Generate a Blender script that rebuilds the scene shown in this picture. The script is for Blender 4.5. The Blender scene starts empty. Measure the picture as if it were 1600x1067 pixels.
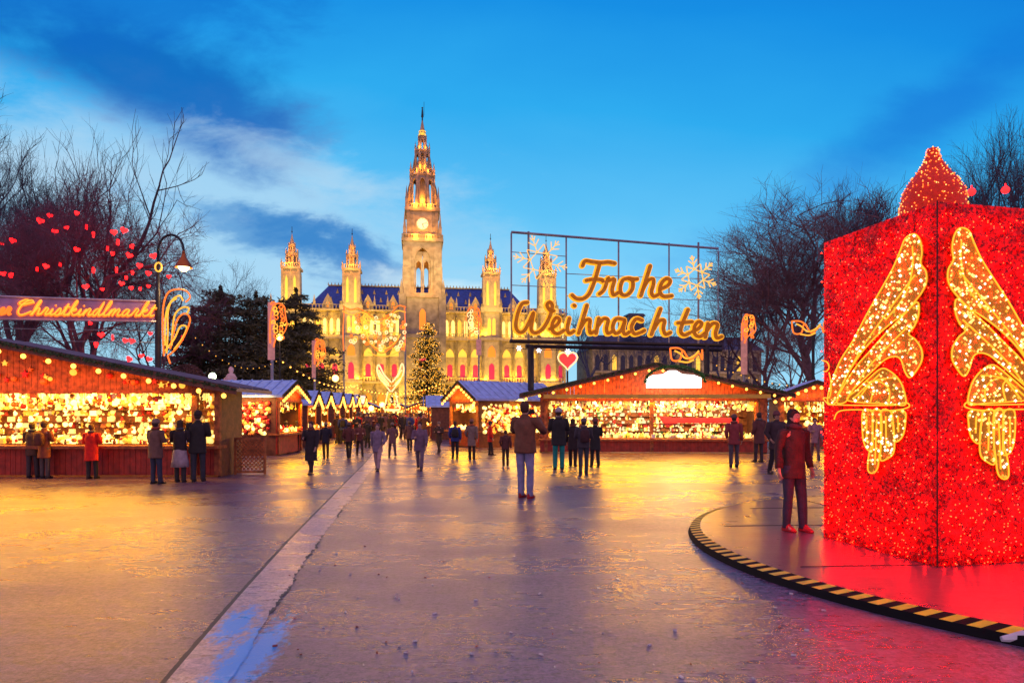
import bpy, bmesh, math, random
from mathutils import Vector, Matrix, noise as mnoise
R=math.radians; PI=math.pi
rnd=random.Random(7)
S=bpy.context.scene; COL=S.collection
F=1066.7; CH=1.7; HY=645.0
def P(px,py,Y): return Vector(((px-800)/F*Y, Y, CH+(HY-py)/F*Y))
def G(px,py,z=0.0):
    Y=(CH-z)*F/(py-HY); return Vector(((px-800)/F*Y,Y,z))
def onplane(px,py,p0,n):
    d=Vector(((px-800)/F,1,(HY-py)/F)); o=Vector((0,0,CH))
    return o+d*((Vector(p0)-o).dot(n)/d.dot(n))

# ---------------------------------------------------------------- materials
MATS={}
def M(name,col=(.5,.5,.5),rough=.6,metal=0,emit=None,es=0,nz=None,bump=None,samp=True,coat=0,spec=None):
    if name in MATS: return MATS[name]
    m=bpy.data.materials.new(name); m.use_nodes=True; nt=m.node_tree; b=nt.nodes['Principled BSDF']
    b.inputs['Roughness'].default_value=rough; b.inputs['Metallic'].default_value=metal
    b.inputs['Base Color'].default_value=(*col,1)
    if coat: b.inputs['Coat Weight'].default_value=coat
    if spec is not None: b.inputs['Specular IOR Level'].default_value=spec
    tc=nt.nodes.new('ShaderNodeTexCoord')
    sc,am=nz if nz else (3.0,.25)
    n=nt.nodes.new('ShaderNodeTexNoise'); n.inputs['Scale'].default_value=sc; n.inputs['Detail'].default_value=5
    nt.links.new(tc.outputs['Object'],n.inputs['Vector'])
    r=nt.nodes.new('ShaderNodeMapRange'); r.inputs[1].default_value=.3; r.inputs[2].default_value=.7
    r.inputs[3].default_value=1-am; r.inputs[4].default_value=1+am
    nt.links.new(n.outputs['Fac'],r.inputs[0])
    mx=nt.nodes.new('ShaderNodeVectorMath'); mx.operation='SCALE'; mx.inputs[0].default_value=col
    nt.links.new(r.outputs[0],mx.inputs['Scale']); nt.links.new(mx.outputs[0],b.inputs['Base Color'])
    if emit:
        b.inputs['Emission Color'].default_value=(*emit,1); b.inputs['Emission Strength'].default_value=es
        if not samp:
            try: m.cycles.emission_sampling='NONE'
            except Exception: pass
    if bump:
        n2=nt.nodes.new('ShaderNodeTexNoise'); n2.inputs['Scale'].default_value=bump[0]; n2.inputs['Detail'].default_value=4
        nt.links.new(tc.outputs['Object'],n2.inputs['Vector'])
        bp=nt.nodes.new('ShaderNodeBump'); bp.inputs['Strength'].default_value=bump[1]; bp.inputs['Distance'].default_value=.03
        nt.links.new(n2.outputs['Fac'],bp.inputs['Height']); nt.links.new(bp.outputs[0],b.inputs['Normal'])
    MATS[name]=m; return m
def glow(name,col,es,samp=False): return M(name,tuple(c*.6 for c in col),.5,emit=col,es=es,samp=samp)

# ---------------------------------------------------------------- mesh builder
class MB:
    def __init__(s): s.v=[]; s.f=[]; s.m=[]; s.mi=0; s.T=None
    def av(s,pts):
        i=len(s.v)
        for p in pts:
            p=Vector(p); s.v.append(tuple(s.T@p) if s.T else tuple(p))
        return i
    def af(s,f): s.f.append(f); s.m.append(s.mi)
    def quad(s,a,b,c,d): i=s.av((a,b,c,d)); s.af((i,i+1,i+2,i+3))
    def box(s,x0,x1,y0,y1,z0,z1,ch=0):
        i=s.av([(x0,y0,z0),(x1,y0,z0),(x1,y1,z0),(x0,y1,z0),(x0,y0,z1),(x1,y0,z1),(x1,y1,z1),(x0,y1,z1)])
        for f in ((0,3,2,1),(4,5,6,7),(0,1,5,4),(1,2,6,5),(2,3,7,6),(3,0,4,7)): s.af(tuple(i+k for k in f))
    def cbox(s,c,sx,sy,sz): s.box(c[0]-sx/2,c[0]+sx/2,c[1]-sy/2,c[1]+sy/2,c[2]-sz/2,c[2]+sz/2)
    def tube(s,pts,rad,n=6,cap=True,up=None):
        pts=[Vector(p) for p in pts]; k=len(pts)
        if k<2: return
        if not isinstance(rad,(list,tuple)): rad=[rad]*k
        base=None; prev=None
        for j in range(k):
            d=(pts[min(j+1,k-1)]-pts[max(j-1,0)])
            if d.length<1e-9: d=Vector((0,0,1))
            d.normalize()
            if prev is None:
                a=Vector((0,0,1)) if abs(d.z)<.9 else Vector((1,0,0))
                u=d.cross(a).normalized()
            else:
                u=prev-d*prev.dot(d)
                if u.length<1e-6: u=d.orthogonal()
                u.normalize()
            prev=u; w=d.cross(u); r=rad[j]
            rx,ry=(r if isinstance(r,tuple) else (r,r))
            i=s.av([pts[j]+u*(math.cos(2*PI*q/n)*rx)+w*(math.sin(2*PI*q/n)*ry) for q in range(n)])
            if base is None: base=i
            else:
                for q in range(n): s.af((i-n+q,i-n+(q+1)%n,i+(q+1)%n,i+q))
        if cap:
            s.af(tuple(base+q for q in range(n))[::-1]); s.af(tuple(i+q for q in range(n)))
    def rings(s,rings,cap=True):      # list of lists of points (equal length)
        n=len(rings[0]); base=None
        for r in rings:
            i=s.av(r)
            if base is None: base=i
            else:
                for q in range(n): s.af((i-n+q,i-n+(q+1)%n,i+(q+1)%n,i+q))
        if cap: s.af(tuple(base+q for q in range(n))[::-1]); s.af(tuple(i+q for q in range(n)))
    def lathe(s,c,prof,n=12,rot=0,cap=True,sq=(1,1)):
        c=Vector(c)
        s.rings([[c+Vector((math.cos(rot+2*PI*q/n)*r*sq[0],math.sin(rot+2*PI*q/n)*r*sq[1],z)) for q in range(n)] for r,z in prof],cap)
    def ball(s,c,r,n=6,m=4,sz=1):
        c=Vector(c)
        s.rings([[c+Vector((math.cos(2*PI*q/n)*r*math.sin(a),math.sin(2*PI*q/n)*r*math.sin(a),-math.cos(a)*r*sz)) for q in range(n)] for a in [PI*(k+.35)/(m-.3) for k in range(m)]])
    def octa(s,c,r):
        x,y,z=c; i=s.av([(x+r,y,z),(x-r,y,z),(x,y+r,z),(x,y-r,z),(x,y,z+r),(x,y,z-r)])
        for f in ((0,2,4),(2,1,4),(1,3,4),(3,0,4),(2,0,5),(1,2,5),(3,1,5),(0,3,5)): s.af(tuple(i+k for k in f))
    def extrude(s,poly,off):          # planar polygon (list of Vector) extruded by vector off
        off=Vector(off); n=len(poly); i=s.av(poly); j=s.av([Vector(p)+off for p in poly])
        s.af(tuple(range(i,i+n))); s.af(tuple(range(j,j+n))[::-1])
        for q in range(n): s.af((i+q,j+q,j+(q+1)%n,i+(q+1)%n))
    def build(s,name,mats,parent=None,smooth=False,tri=False):
        me=bpy.data.meshes.new(name); me.from_pydata(s.v,[],s.f)
        if not isinstance(mats,(list,tuple)): mats=[mats]
        for m in mats: me.materials.append(m)
        if len(mats)>1: me.polygons.foreach_set('material_index',s.m)
        if smooth: me.polygons.foreach_set('use_smooth',[True]*len(me.polygons))
        me.update()
        bm=bmesh.new(); bm.from_mesh(me); bmesh.ops.recalc_face_normals(bm,faces=bm.faces); bm.to_mesh(me); bm.free()
        o=bpy.data.objects.new(name,me); COL.objects.link(o)
        if parent: o.parent=parent
        return o
def tag(o,label=None,cat=None,group=None,kind=None):
    if label: o['label']=label
    if cat: o['category']=cat
    if group: o['group']=group
    if kind: o['kind']=kind
    return o
def empty(name,loc=(0,0,0),rz=0,label=None,cat=None,group=None):
    o=bpy.data.objects.new(name,None); COL.objects.link(o); o.location=loc; o.rotation_euler=(0,0,rz); o.empty_display_size=.3
    return tag(o,label,cat,group)
def kids(o): return [c for c in bpy.data.objects if c.parent==o]
def copy_tree(o,parent=None):
    c=o.copy(); COL.objects.link(c)
    if parent: c.parent=parent
    for ch in kids(o): copy_tree(ch,c)
    return c
def area(name,loc,tgt,size,power,col,sy=None,parent=None,spread=None):
    l=bpy.data.lights.new(name,'AREA'); l.energy=power; l.color=col; l.size=size
    if sy: l.shape='RECTANGLE'; l.size_y=sy
    if spread: l.spread=spread
    o=bpy.data.objects.new(name,l); COL.objects.link(o); o.location=loc
    o.rotation_euler=(Vector(tgt)-Vector(loc)).to_track_quat('-Z','Y').to_euler()
    if parent: o.parent=parent
    return o
def point(name,loc,power,col,r=.15,parent=None):
    l=bpy.data.lights.new(name,'POINT'); l.energy=power; l.color=col; l.shadow_soft_size=r
    o=bpy.data.objects.new(name,l); COL.objects.link(o); o.location=loc
    if parent: o.parent=parent
    return o
def smooth_line(pts,k=6,closed=False):
    pts=[Vector(p) for p in pts]; n=len(pts); out=[]
    rng=range(n) if closed else range(n-1)
    for i in rng:
        if closed: a,b,c,d=pts[(i-1)%n],pts[i],pts[(i+1)%n],pts[(i+2)%n]
        else: a,b,c,d=pts[max(i-1,0)],pts[i],pts[i+1],pts[min(i+2,n-1)]
        for q in range(k):
            t=q/k; out.append(.5*((2*b)+(c-a)*t+(2*a-5*b+4*c-d)*t*t+(3*b-a-3*c+d)*t**3))
    if not closed: out.append(pts[-1])
    return out

# ---------------------------------------------------------------- world, camera
def lin(r,g,b): return tuple(((c/255)/12.92 if c/255<=.04045 else ((c/255+.055)/1.055)**2.4) for c in (r,g,b))
W=bpy.data.worlds.new("World"); S.world=W; W.use_nodes=True
nt=W.node_tree; nt.nodes.clear(); N=nt.nodes; L=nt.links
def sock(v,inp):
    if isinstance(v,(int,float)): inp.default_value=v
    else: L.new(v,inp)
def mt(op,a,b=None,c=None,clamp=False):
    n=N.new('ShaderNodeMath'); n.operation=op; n.use_clamp=clamp; sock(a,n.inputs[0])
    if b is not None: sock(b,n.inputs[1])
    if c is not None: sock(c,n.inputs[2])
    return n.outputs[0]
def sstep(v,a,b):
    n=N.new('ShaderNodeMapRange'); n.interpolation_type='SMOOTHSTEP'; sock(v,n.inputs[0]); n.inputs[1].default_value=a; n.inputs[2].default_value=b
    return n.outputs[0]
def mixc(f,a,b):
    n=N.new('ShaderNodeMix'); n.data_type='RGBA'; sock(f,n.inputs[0])
    for v,i in ((a,6),(b,7)):
        if isinstance(v,tuple): n.inputs[i].default_value=(*v,1)
        else: L.new(v,n.inputs[i])
    return n.outputs[2]
tc=N.new('ShaderNodeTexCoord'); sp=N.new('ShaderNodeSeparateXYZ'); L.new(tc.outputs['Generated'],sp.inputs[0])
dx,dy,dz=sp.outputs
yy=mt('MAXIMUM',dy,.2); u=mt('DIVIDE',dx,yy); v=mt('DIVIDE',dz,yy)
cmb=N.new('ShaderNodeCombineXYZ'); L.new(mt('MULTIPLY',u,1.0),cmb.inputs[0]); L.new(mt('MULTIPLY',v,2.3),cmb.inputs[1])
def noise(scale,det=5,off=0,rough=.55):
    mp=N.new('ShaderNodeMapping'); mp.inputs['Location'].default_value=(off,off*.7,0); mp.inputs['Rotation'].default_value=(0,0,R(28)); L.new(cmb.outputs[0],mp.inputs[0])
    n=N.new('ShaderNodeTexNoise'); n.inputs['Scale'].default_value=scale; n.inputs['Detail'].default_value=det; n.inputs['Roughness'].default_value=rough
    n.inputs['Distortion'].default_value=.25
    L.new(mp.outputs[0],n.inputs['Vector']); return n.outputs['Fac']
n1=noise(3.2,8,0,.62); n2=noise(6.5,8,3.1,.64); n3=noise(2.2,4,7.7)
ramp=N.new('ShaderNodeValToRGB'); e=ramp.color_ramp
stops=[(0,(165,220,245)),(.16,(140,212,246)),(.30,(88,188,240)),(.45,(40,166,233)),(.60,(12,138,222)),(.78,(0,112,208)),(1,(10,80,170))]
e.elements[0].position=0; e.elements[0].color=(*lin(*stops[0][1]),1); e.elements[1].position=1; e.elements[1].color=(*lin(*stops[-1][1]),1)
for p_,c_ in stops[1:-1]:
    q=e.elements.new(p_); q.color=(*lin(*c_),1)
t_=mt('ADD',v,mt('MULTIPLY',u,.10)); t_=mt('ADD',t_,mt('MULTIPLY',mt('SUBTRACT',n3,.5),.12)); L.new(t_,ramp.inputs[0])
sky=ramp.outputs[0]
def blob(cx,cy,rx,ry,ang,nz_,na,lo=.0,hi=.55):
    a=R(ang); du=mt('SUBTRACT',u,cx); dv=mt('SUBTRACT',v,cy)
    p=mt('DIVIDE',mt('ADD',mt('MULTIPLY',du,math.cos(a)),mt('MULTIPLY',dv,math.sin(a))),rx)
    q=mt('DIVIDE',mt('SUBTRACT',mt('MULTIPLY',dv,math.cos(a)),mt('MULTIPLY',du,math.sin(a))),ry)
    r=mt('SQRT',mt('ADD',mt('MULTIPLY',p,p),mt('MULTIPLY',q,q)))
    return sstep(mt('ADD',mt('SUBTRACT',1,r),mt('MULTIPLY',mt('SUBTRACT',nz_,.5),na)),lo,hi)
LC=lin(172,210,236); DC=lin(0,100,186)
sky=mixc(mt('MULTIPLY',blob(-.52,.30,.62,.22,-14,n1,2.2,0,.8),.75),sky,LC)
sky=mixc(mt('MULTIPLY',blob(-.15,.22,.26,.16,-24,n2,2.6,0,.8),.35),sky,LC)
sky=mixc(mt('MULTIPLY',blob(-.54,.50,.40,.105,-22,n1,1.7,0,.7),.92),sky,DC)
sky=mixc(mt('MULTIPLY',blob(-.33,.26,.24,.05,-14,n2,2.6,.1,.8),.7),sky,lin(40,130,200))
sky=mixc(mt('MULTIPLY',blob(-.62,.62,.4,.10,-8,n2,1.6,0,.7),.6),sky,lin(0,100,195))
sky=mixc(mt('MULTIPLY',blob(-.24,.235,.17,.055,-22,n2,2.4,0,.7),.75),sky,lin(30,120,195))
sky=mixc(mt('MULTIPLY',blob(-.66,.33,.25,.06,-10,n1,2.4,0,.7),.6),sky,lin(175,208,232))
sky=mixc(mt('MULTIPLY',blob(-.30,.36,.22,.05,-18,n2,2.6,0,.9),.45),sky,lin(180,214,236))
sky=mixc(mt('MULTIPLY',blob(-.08,.17,.20,.03,-16,n2,2.4,0,.7),.7),sky,lin(205,232,245))
sky=mixc(mt('MULTIPLY',blob(.62,.44,.34,.075,32,n1,1.6,0,.9),.55),sky,lin(0,100,205))
sky=mixc(mt('MULTIPLY',blob(.35,.27,.3,.05,25,n2,2.0,0,.9),.3),sky,lin(40,150,225))
# the rest of the sky: unseen, tinted mauve overhead and behind to colour ambient light
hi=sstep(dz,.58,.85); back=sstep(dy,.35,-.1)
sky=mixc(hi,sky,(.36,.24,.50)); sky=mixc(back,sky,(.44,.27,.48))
nish=N.new('ShaderNodeTexSky'); nish.sky_type='NISHITA'; nish.sun_disc=False; nish.sun_elevation=R(1.0); nish.sun_rotation=R(180)
nish.air_density=1.2
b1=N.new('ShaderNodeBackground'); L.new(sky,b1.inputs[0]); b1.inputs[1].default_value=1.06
b2=N.new('ShaderNodeBackground'); L.new(nish.outputs[0],b2.inputs[0]); b2.inputs[1].default_value=.008
ad=N.new('ShaderNodeAddShader'); L.new(b1.outputs[0],ad.inputs[0]); L.new(b2.outputs[0],ad.inputs[1])
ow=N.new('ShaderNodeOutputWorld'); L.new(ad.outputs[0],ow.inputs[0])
cam=bpy.data.cameras.new('camera'); co=bpy.data.objects.new('camera',cam); COL.objects.link(co); S.camera=co
co.location=(0,0,CH); co.rotation_euler=(R(90),0,0); cam.lens=24; cam.sensor_width=36; cam.shift_y=(HY-533.5)/1600; cam.clip_end=3000
sun=bpy.data.lights.new('sun','SUN'); sun.energy=.25; sun.angle=R(20); sun.color=(1,.75,.7)
so=bpy.data.objects.new('sun',sun); COL.objects.link(so); so.rotation_euler=(R(78),0,0)
S.view_settings.view_transform='Standard'; S.view_settings.look='None'; S.view_settings.exposure=0; S.view_settings.gamma=1
S.cycles.use_denoising=True; S.cycles.max_bounces=6; S.cycles.diffuse_bounces=2; S.cycles.glossy_bounces=3; S.cycles.caustics_reflective=False; S.cycles.caustics_refractive=False
S.cycles.sample_clamp_indirect=4; S.cycles.use_light_tree=True

# common colours
WARM=(1,.50,.12); AMB=(1,.30,.02); YEL=(1,.55,.10); CREAM=(1,.82,.45)
m_bulb=glow('warm_bulb',(1,.40,.05),5); m_orope=glow('orange_light_rope',(1,.17,.015),1.5); m_yrope=glow('yellow_light_rope',(1,.42,.035),1.35)
m_wrope=glow('white_light_rope',(1,.72,.32),1.3); m_gold=glow('gold_light_rope',(1,.45,.05),1.4)
m_dark=M('dark_metal',(.03,.03,.035),.45,.6); m_steel=M('grey_steel',(.3,.32,.36),.4,.5)
m_wood=M('stall_wood',(.34,.10,.03),.6,nz=(7,.6),bump=(30,.4)); m_dwood=M('dark_wood',(.16,.055,.03),.55,nz=(6,.4),bump=(25,.4))
m_redwood=M('red_painted_boards',(.36,.03,.015),.5,nz=(5,.4)); m_roofm=M('standing_seam_roof',(.40,.58,.92),.45,.25,nz=(4,.2))
m_garl=M('fir_garland',(.05,.09,.03),.8,nz=(20,.6))

# ---------------------------------------------------------------- ground
def asphalt(name,c1,c2,r0,r1,big=.35,bs=.35,blues=()):
    m=bpy.data.materials.new(name); m.use_nodes=True; t=m.node_tree; b=t.nodes['Principled BSDF']; nn=t.nodes; ll=t.links
    tcc=nn.new('ShaderNodeTexCoord'); 
    def nz(sc,det,rough=.6,scx=1,scy=1):
        mp=nn.new('ShaderNodeMapping'); mp.inputs['Scale'].default_value=(scx,scy,1); ll.new(tcc.outputs['Object'],mp.inputs[0])
        n=nn.new('ShaderNodeTexNoise'); n.inputs['Scale'].default_value=sc; n.inputs['Detail'].default_value=det; n.inputs['Roughness'].default_value=rough; ll.new(mp.outputs[0],n.inputs['Vector']); return n.outputs['Fac']
    def mr(v,a,b_,c,d,):
        n=nn.new('ShaderNodeMapRange'); n.inputs[1].default_value=a; n.inputs[2].default_value=b_; n.inputs[3].default_value=c; n.inputs[4].default_value=d; ll.new(v,n.inputs[0]); return n.outputs[0]
    def mm(op,a,b_):
        n=nn.new('ShaderNodeMath'); n.operation=op
        for q,vv in enumerate((a,b_)):
            if isinstance(vv,(int,float)): n.inputs[q].default_value=vv
            else: ll.new(vv,n.inputs[q])
        return n.outputs[0]
    L1=nz(big,5,.6,1,1.6); L2=nz(38,4,.75); L3=nz(5,6,.65,.5,2.0); L4=nz(16,4,.7)
    fac=mr(mm('ADD',mm('MULTIPLY',mr(L3,.3,.7,0,1),.30),mm('ADD',mm('MULTIPLY',mr(L2,.35,.65,0,1),.35),mm('MULTIPLY',mr(L4,.35,.65,0,1),.35))),.2,.8,0,1)
    mx=nn.new('ShaderNodeMix'); mx.data_type='RGBA'; ll.new(fac,mx.inputs[0]); mx.inputs[6].default_value=(*c1,1); mx.inputs[7].default_value=(*c2,1)
    csock=mx.outputs[2]
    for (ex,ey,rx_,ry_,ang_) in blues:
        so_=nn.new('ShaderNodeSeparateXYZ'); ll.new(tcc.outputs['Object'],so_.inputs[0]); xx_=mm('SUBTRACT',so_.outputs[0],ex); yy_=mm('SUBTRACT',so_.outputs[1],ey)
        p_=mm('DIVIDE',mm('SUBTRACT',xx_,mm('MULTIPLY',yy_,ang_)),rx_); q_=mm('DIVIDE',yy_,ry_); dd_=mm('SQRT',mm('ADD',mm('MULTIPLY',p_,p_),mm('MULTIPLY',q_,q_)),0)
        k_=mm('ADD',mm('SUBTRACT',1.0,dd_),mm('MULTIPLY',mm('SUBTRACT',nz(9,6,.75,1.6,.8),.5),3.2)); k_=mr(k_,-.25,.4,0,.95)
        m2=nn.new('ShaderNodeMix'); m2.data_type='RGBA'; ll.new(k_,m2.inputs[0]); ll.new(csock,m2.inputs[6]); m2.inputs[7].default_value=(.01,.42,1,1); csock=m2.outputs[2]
    ll.new(csock,b.inputs['Base Color'])
    rg=mm('ADD',mr(L1,.35,.65,r0,r1),mr(L3,.3,.7,-.03,.05)); ll.new(rg,b.inputs['Roughness'])
    bp=nn.new('ShaderNodeBump'); bp.inputs['Strength'].default_value=bs; bp.inputs['Distance'].default_value=.012
    ll.new(mm('ADD',mm('MULTIPLY',L2,.7),mm('MULTIPLY',L4,.5)),bp.inputs['Height']); ll.new(bp.outputs[0],b.inputs['Normal'])
    b.inputs['Specular IOR Level'].default_value=.7
    return m
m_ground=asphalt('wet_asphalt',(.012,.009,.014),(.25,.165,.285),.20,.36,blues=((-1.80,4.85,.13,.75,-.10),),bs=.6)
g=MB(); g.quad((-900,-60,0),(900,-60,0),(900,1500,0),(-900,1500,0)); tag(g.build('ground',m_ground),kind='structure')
# pale stone gutter running towards the town hall
kl=[(-2.16,4.2),(-2.20,4.4),(-2.54,6.4),(-2.95,9),(-3.45,12.5),(-4.1,17),(-4.95,23),(-6.2,31),(-8.3,44)]
def lerpk(Y):
    for (x0,y0),(x1,y1) in zip(kl,kl[1:]):
        if y0<=Y<=y1: return x0+(x1-x0)*(Y-y0)/(y1-y0)
    return kl[-1][0]
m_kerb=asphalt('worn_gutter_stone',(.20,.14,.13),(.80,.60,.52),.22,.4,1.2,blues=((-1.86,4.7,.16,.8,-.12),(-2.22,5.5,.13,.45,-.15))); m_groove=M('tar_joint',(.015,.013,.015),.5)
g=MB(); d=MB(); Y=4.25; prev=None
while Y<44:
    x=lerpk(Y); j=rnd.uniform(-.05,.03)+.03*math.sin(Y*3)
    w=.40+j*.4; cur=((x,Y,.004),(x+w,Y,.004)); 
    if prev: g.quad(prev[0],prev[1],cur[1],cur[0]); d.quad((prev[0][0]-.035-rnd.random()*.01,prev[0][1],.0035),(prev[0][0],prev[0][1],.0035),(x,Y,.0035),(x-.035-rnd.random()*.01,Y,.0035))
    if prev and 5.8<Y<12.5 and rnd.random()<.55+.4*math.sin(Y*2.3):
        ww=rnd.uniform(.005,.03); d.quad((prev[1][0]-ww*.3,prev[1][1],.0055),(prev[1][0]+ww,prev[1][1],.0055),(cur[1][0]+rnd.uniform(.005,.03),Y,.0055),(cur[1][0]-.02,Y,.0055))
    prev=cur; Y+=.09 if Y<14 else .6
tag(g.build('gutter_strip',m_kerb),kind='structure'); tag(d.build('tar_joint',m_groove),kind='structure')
# litter
g=MB(); 
for k in range(90):
    p=G(rnd.uniform(430,1300),rnd.uniform(850,1060)); r_=rnd.uniform(.006,.018); a=rnd.random()*6
    g.mi=0 if rnd.random()<.6 else 1
    g.tube([p+Vector((0,0,.004)),p+Vector((math.cos(a)*r_*2,math.sin(a)*r_*2,.006))],r_*.5,5)
tag(g.build('litter',[M('pale_litter',(.6,.6,.6),.5),M('dead_leaf',(.25,.06,.04),.6)]),'specks of pale litter and dead leaves on the wet asphalt','litter',kind='stuff')

# ---------------------------------------------------------------- round platform and the red light cube
PC=Vector((7.5,8.45,0)); PR=5.15
m_mat=asphalt('wet_rubber_matting',(.13,.05,.07),(.20,.085,.11),.27,.33,.8,.06)
plat=empty('round_platform',PC,0,'low round matted platform with black and yellow striped edge under the red light box','platform')
g=MB(); g.lathe((0,0,0),[(PR-.16,.0),(PR-.16,.10)],96); g.build('deck',m_mat,plat)
g=MB(); 
for (x0,y0,x1,y1) in ((-5,1.2,5,1.9),(-5,-1.35,5,-.7),(-3.9,3.0,4.0,3.5),(-1.5,-4.7,-2.4,4.3),(1.3,-4.8,.4,4.9)):
    g.tube([(x0*.9,y0,.1002),(x1*.9,y1,.1002)],.006,4)
g.build('seam',M('mat_seam',(.02,.01,.012),.7),plat)
m_yst=M('yellow_rubber',(.9,.68,.03),.55,nz=(9,.2)); m_bst=M('black_rubber',(.008,.008,.009),.75,spec=.15)
g=MB(); NS=336
for k in range(NS):
    a0=2*PI*k/NS; a1=2*PI*(k+1)/NS; sk=.016; g.mi=k%2
    p=lambda r,a,z:(math.cos(a)*r,math.sin(a)*r,z)
    g.quad(p(PR-.16,a0+sk,.104),p(PR-.16,a1+sk,.104),p(PR-.03,a1,.07),p(PR-.03,a0,.07))
    g.mi=1; g.quad(p(PR-.03,a0,.07),p(PR-.03,a1,.07),p(PR,a1,0),p(PR,a0,0))
g.build('striped_edge',[m_yst,m_bst],plat)
g=MB(); c=G(1590,1004); g.tube([c+Vector((-.12,.0,.03)),c+Vector((.02,-.02,.05)),c+Vector((.3,-.07,.05))],[.02,.05,.05],8)
tag(g.build('cable_end',M('white_plastic',(.7,.7,.72),.4)),'short white cable cover lying against the striped platform edge','cable cover')

FE=Vector((4.43,7.11,.10)); LV=Vector((-.39,1.73,0)); RD=Vector((.975,.22,0)).normalized(); RW=1.62; BT=3.90
LD=LV.normalized(); LWd=LV.length
nL=Vector((LD.y,-LD.x,0)); nL=nL if nL.dot(-FE)>0 else -nL
nR=Vector((RD.y,-RD.x,0)); nR=nR if nR.dot(Vector((0,-1,0)))>0 else -nR
def red_tinsel():
    m=bpy.data.materials.new('red_tinsel_with_leds'); m.use_nodes=True; t=m.node_tree; b=t.nodes['Principled BSDF']; nn=t.nodes; ll=t.links
    tcc=nn.new('ShaderNodeTexCoord')
    n=nn.new('ShaderNodeTexNoise'); n.inputs['Scale'].default_value=26; n.inputs['Detail'].default_value=4; n.inputs['Roughness'].default_value=.75; ll.new(tcc.outputs['Object'],n.inputs[0])
    nb=nn.new('ShaderNodeTexNoise'); nb.inputs['Scale'].default_value=1.7; nb.inputs['Detail'].default_value=3; ll.new(tcc.outputs['Object'],nb.inputs[0])
    vo=nn.new('ShaderNodeTexVoronoi'); vo.inputs['Scale'].default_value=17; ll.new(tcc.outputs['Object'],vo.inputs['Vector'])
    cr=nn.new('ShaderNodeValToRGB'); cr.color_ramp.elements[0].position=.3; cr.color_ramp.elements[0].color=(.06,0,0,1); cr.color_ramp.elements[1].position=.62; cr.color_ramp.elements[1].color=(.32,.001,.001,1)
    ll.new(n.outputs['Fac'],cr.inputs[0]); ll.new(cr.outputs[0],b.inputs['Base Color'])
    mr=nn.new('ShaderNodeMapRange'); mr.inputs[1].default_value=.30; mr.inputs[2].default_value=0.0; mr.inputs[3].default_value=0; mr.inputs[4].default_value=1; ll.new(vo.outputs['Distance'],mr.inputs[0])
    mr2=nn.new('ShaderNodeMapRange'); mr2.inputs[1].default_value=.40; mr2.inputs[2].default_value=.62; mr2.inputs[3].default_value=.02; mr2.inputs[4].default_value=1.1; ll.new(n.outputs['Fac'],mr2.inputs[0])
    mb_=nn.new('ShaderNodeMapRange'); mb_.inputs[1].default_value=.3; mb_.inputs[2].default_value=.6; mb_.inputs[3].default_value=.4; mb_.inputs[4].default_value=1.15; ll.new(nb.outputs['Fac'],mb_.inputs[0])
    ad=nn.new('ShaderNodeMath'); ad.operation='MULTIPLY_ADD'; ll.new(mr.outputs[0],ad.inputs[0]); ad.inputs[1].default_value=.75; ll.new(mr2.outputs[0],ad.inputs[2])
    mu=nn.new('ShaderNodeMath'); mu.operation='MULTIPLY'; ll.new(ad.outputs[0],mu.inputs[0]); ll.new(mb_.outputs[0],mu.inputs[1])
    b.inputs['Emission Color'].default_value=(1,.0,.0,1); ll.new(mu.outputs[0],b.inputs['Emission Strength'])
    bp=nn.new('ShaderNodeBump'); bp.inputs['Strength'].default_value=.9; bp.inputs['Distance'].default_value=.03; ll.new(n.outputs['Fac'],bp.inputs['Height']); ll.new(bp.outputs[0],b.inputs['Normal'])
    b.inputs['Roughness'].default_value=.5
    return m
m_red=red_tinsel()
bx=empty('light_box',FE,0,'tall box covered in red lights and tinsel with glowing gold wings on its sides','light decoration')
def loc(p): return Vector(p)-FE
g=MB()
def face_grid(o,du,dv,nu,nv,n,skip=None):
    ids={}
    for i in range(nu+1):
        for j in range(nv+1):
            p=o+du*(i/nu)+dv*(j/nv); ed=(i in(0,nu))or(j in(0,nv))
            w=0 if ed else rnd.uniform(-.012,.018)
            ids[i,j]=g.av([p+n*w])
    for i in range(nu):
        for j in range(nv): g.af((ids[i,j],ids[i+1,j],ids[i+1,j+1],ids[i,j+1]))
up=Vector((0,0,BT-.10)); z0=Vector((0,0,0))
A=Vector((0,0,0)); B=LV.copy(); C=LV+RD*RW; D_=RD*RW
face_grid(A,LV,up,24,46,nL); face_grid(A,RD*RW,up,22,46,nR); face_grid(B,RD*RW,up,8,16,-nR); face_grid(D_,LV,up,8,16,-nL)
i=g.av([A+up,B+up,C+up,D_+up]); g.af((i,i+1,i+2,i+3))
g.build('tinsel_wall',m_red,bx)
g=MB(); g.tube([A+(nL+nR)*.02+Vector((0,0,.0)),A+(nL+nR)*.02+up],.008,5); g.build('corner_line',M('dark_red_line',(.10,.004,.004),.6),bx)  # thin dark red tube down the front corner
g=MB(); g2=MB(); hem=MB()
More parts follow.
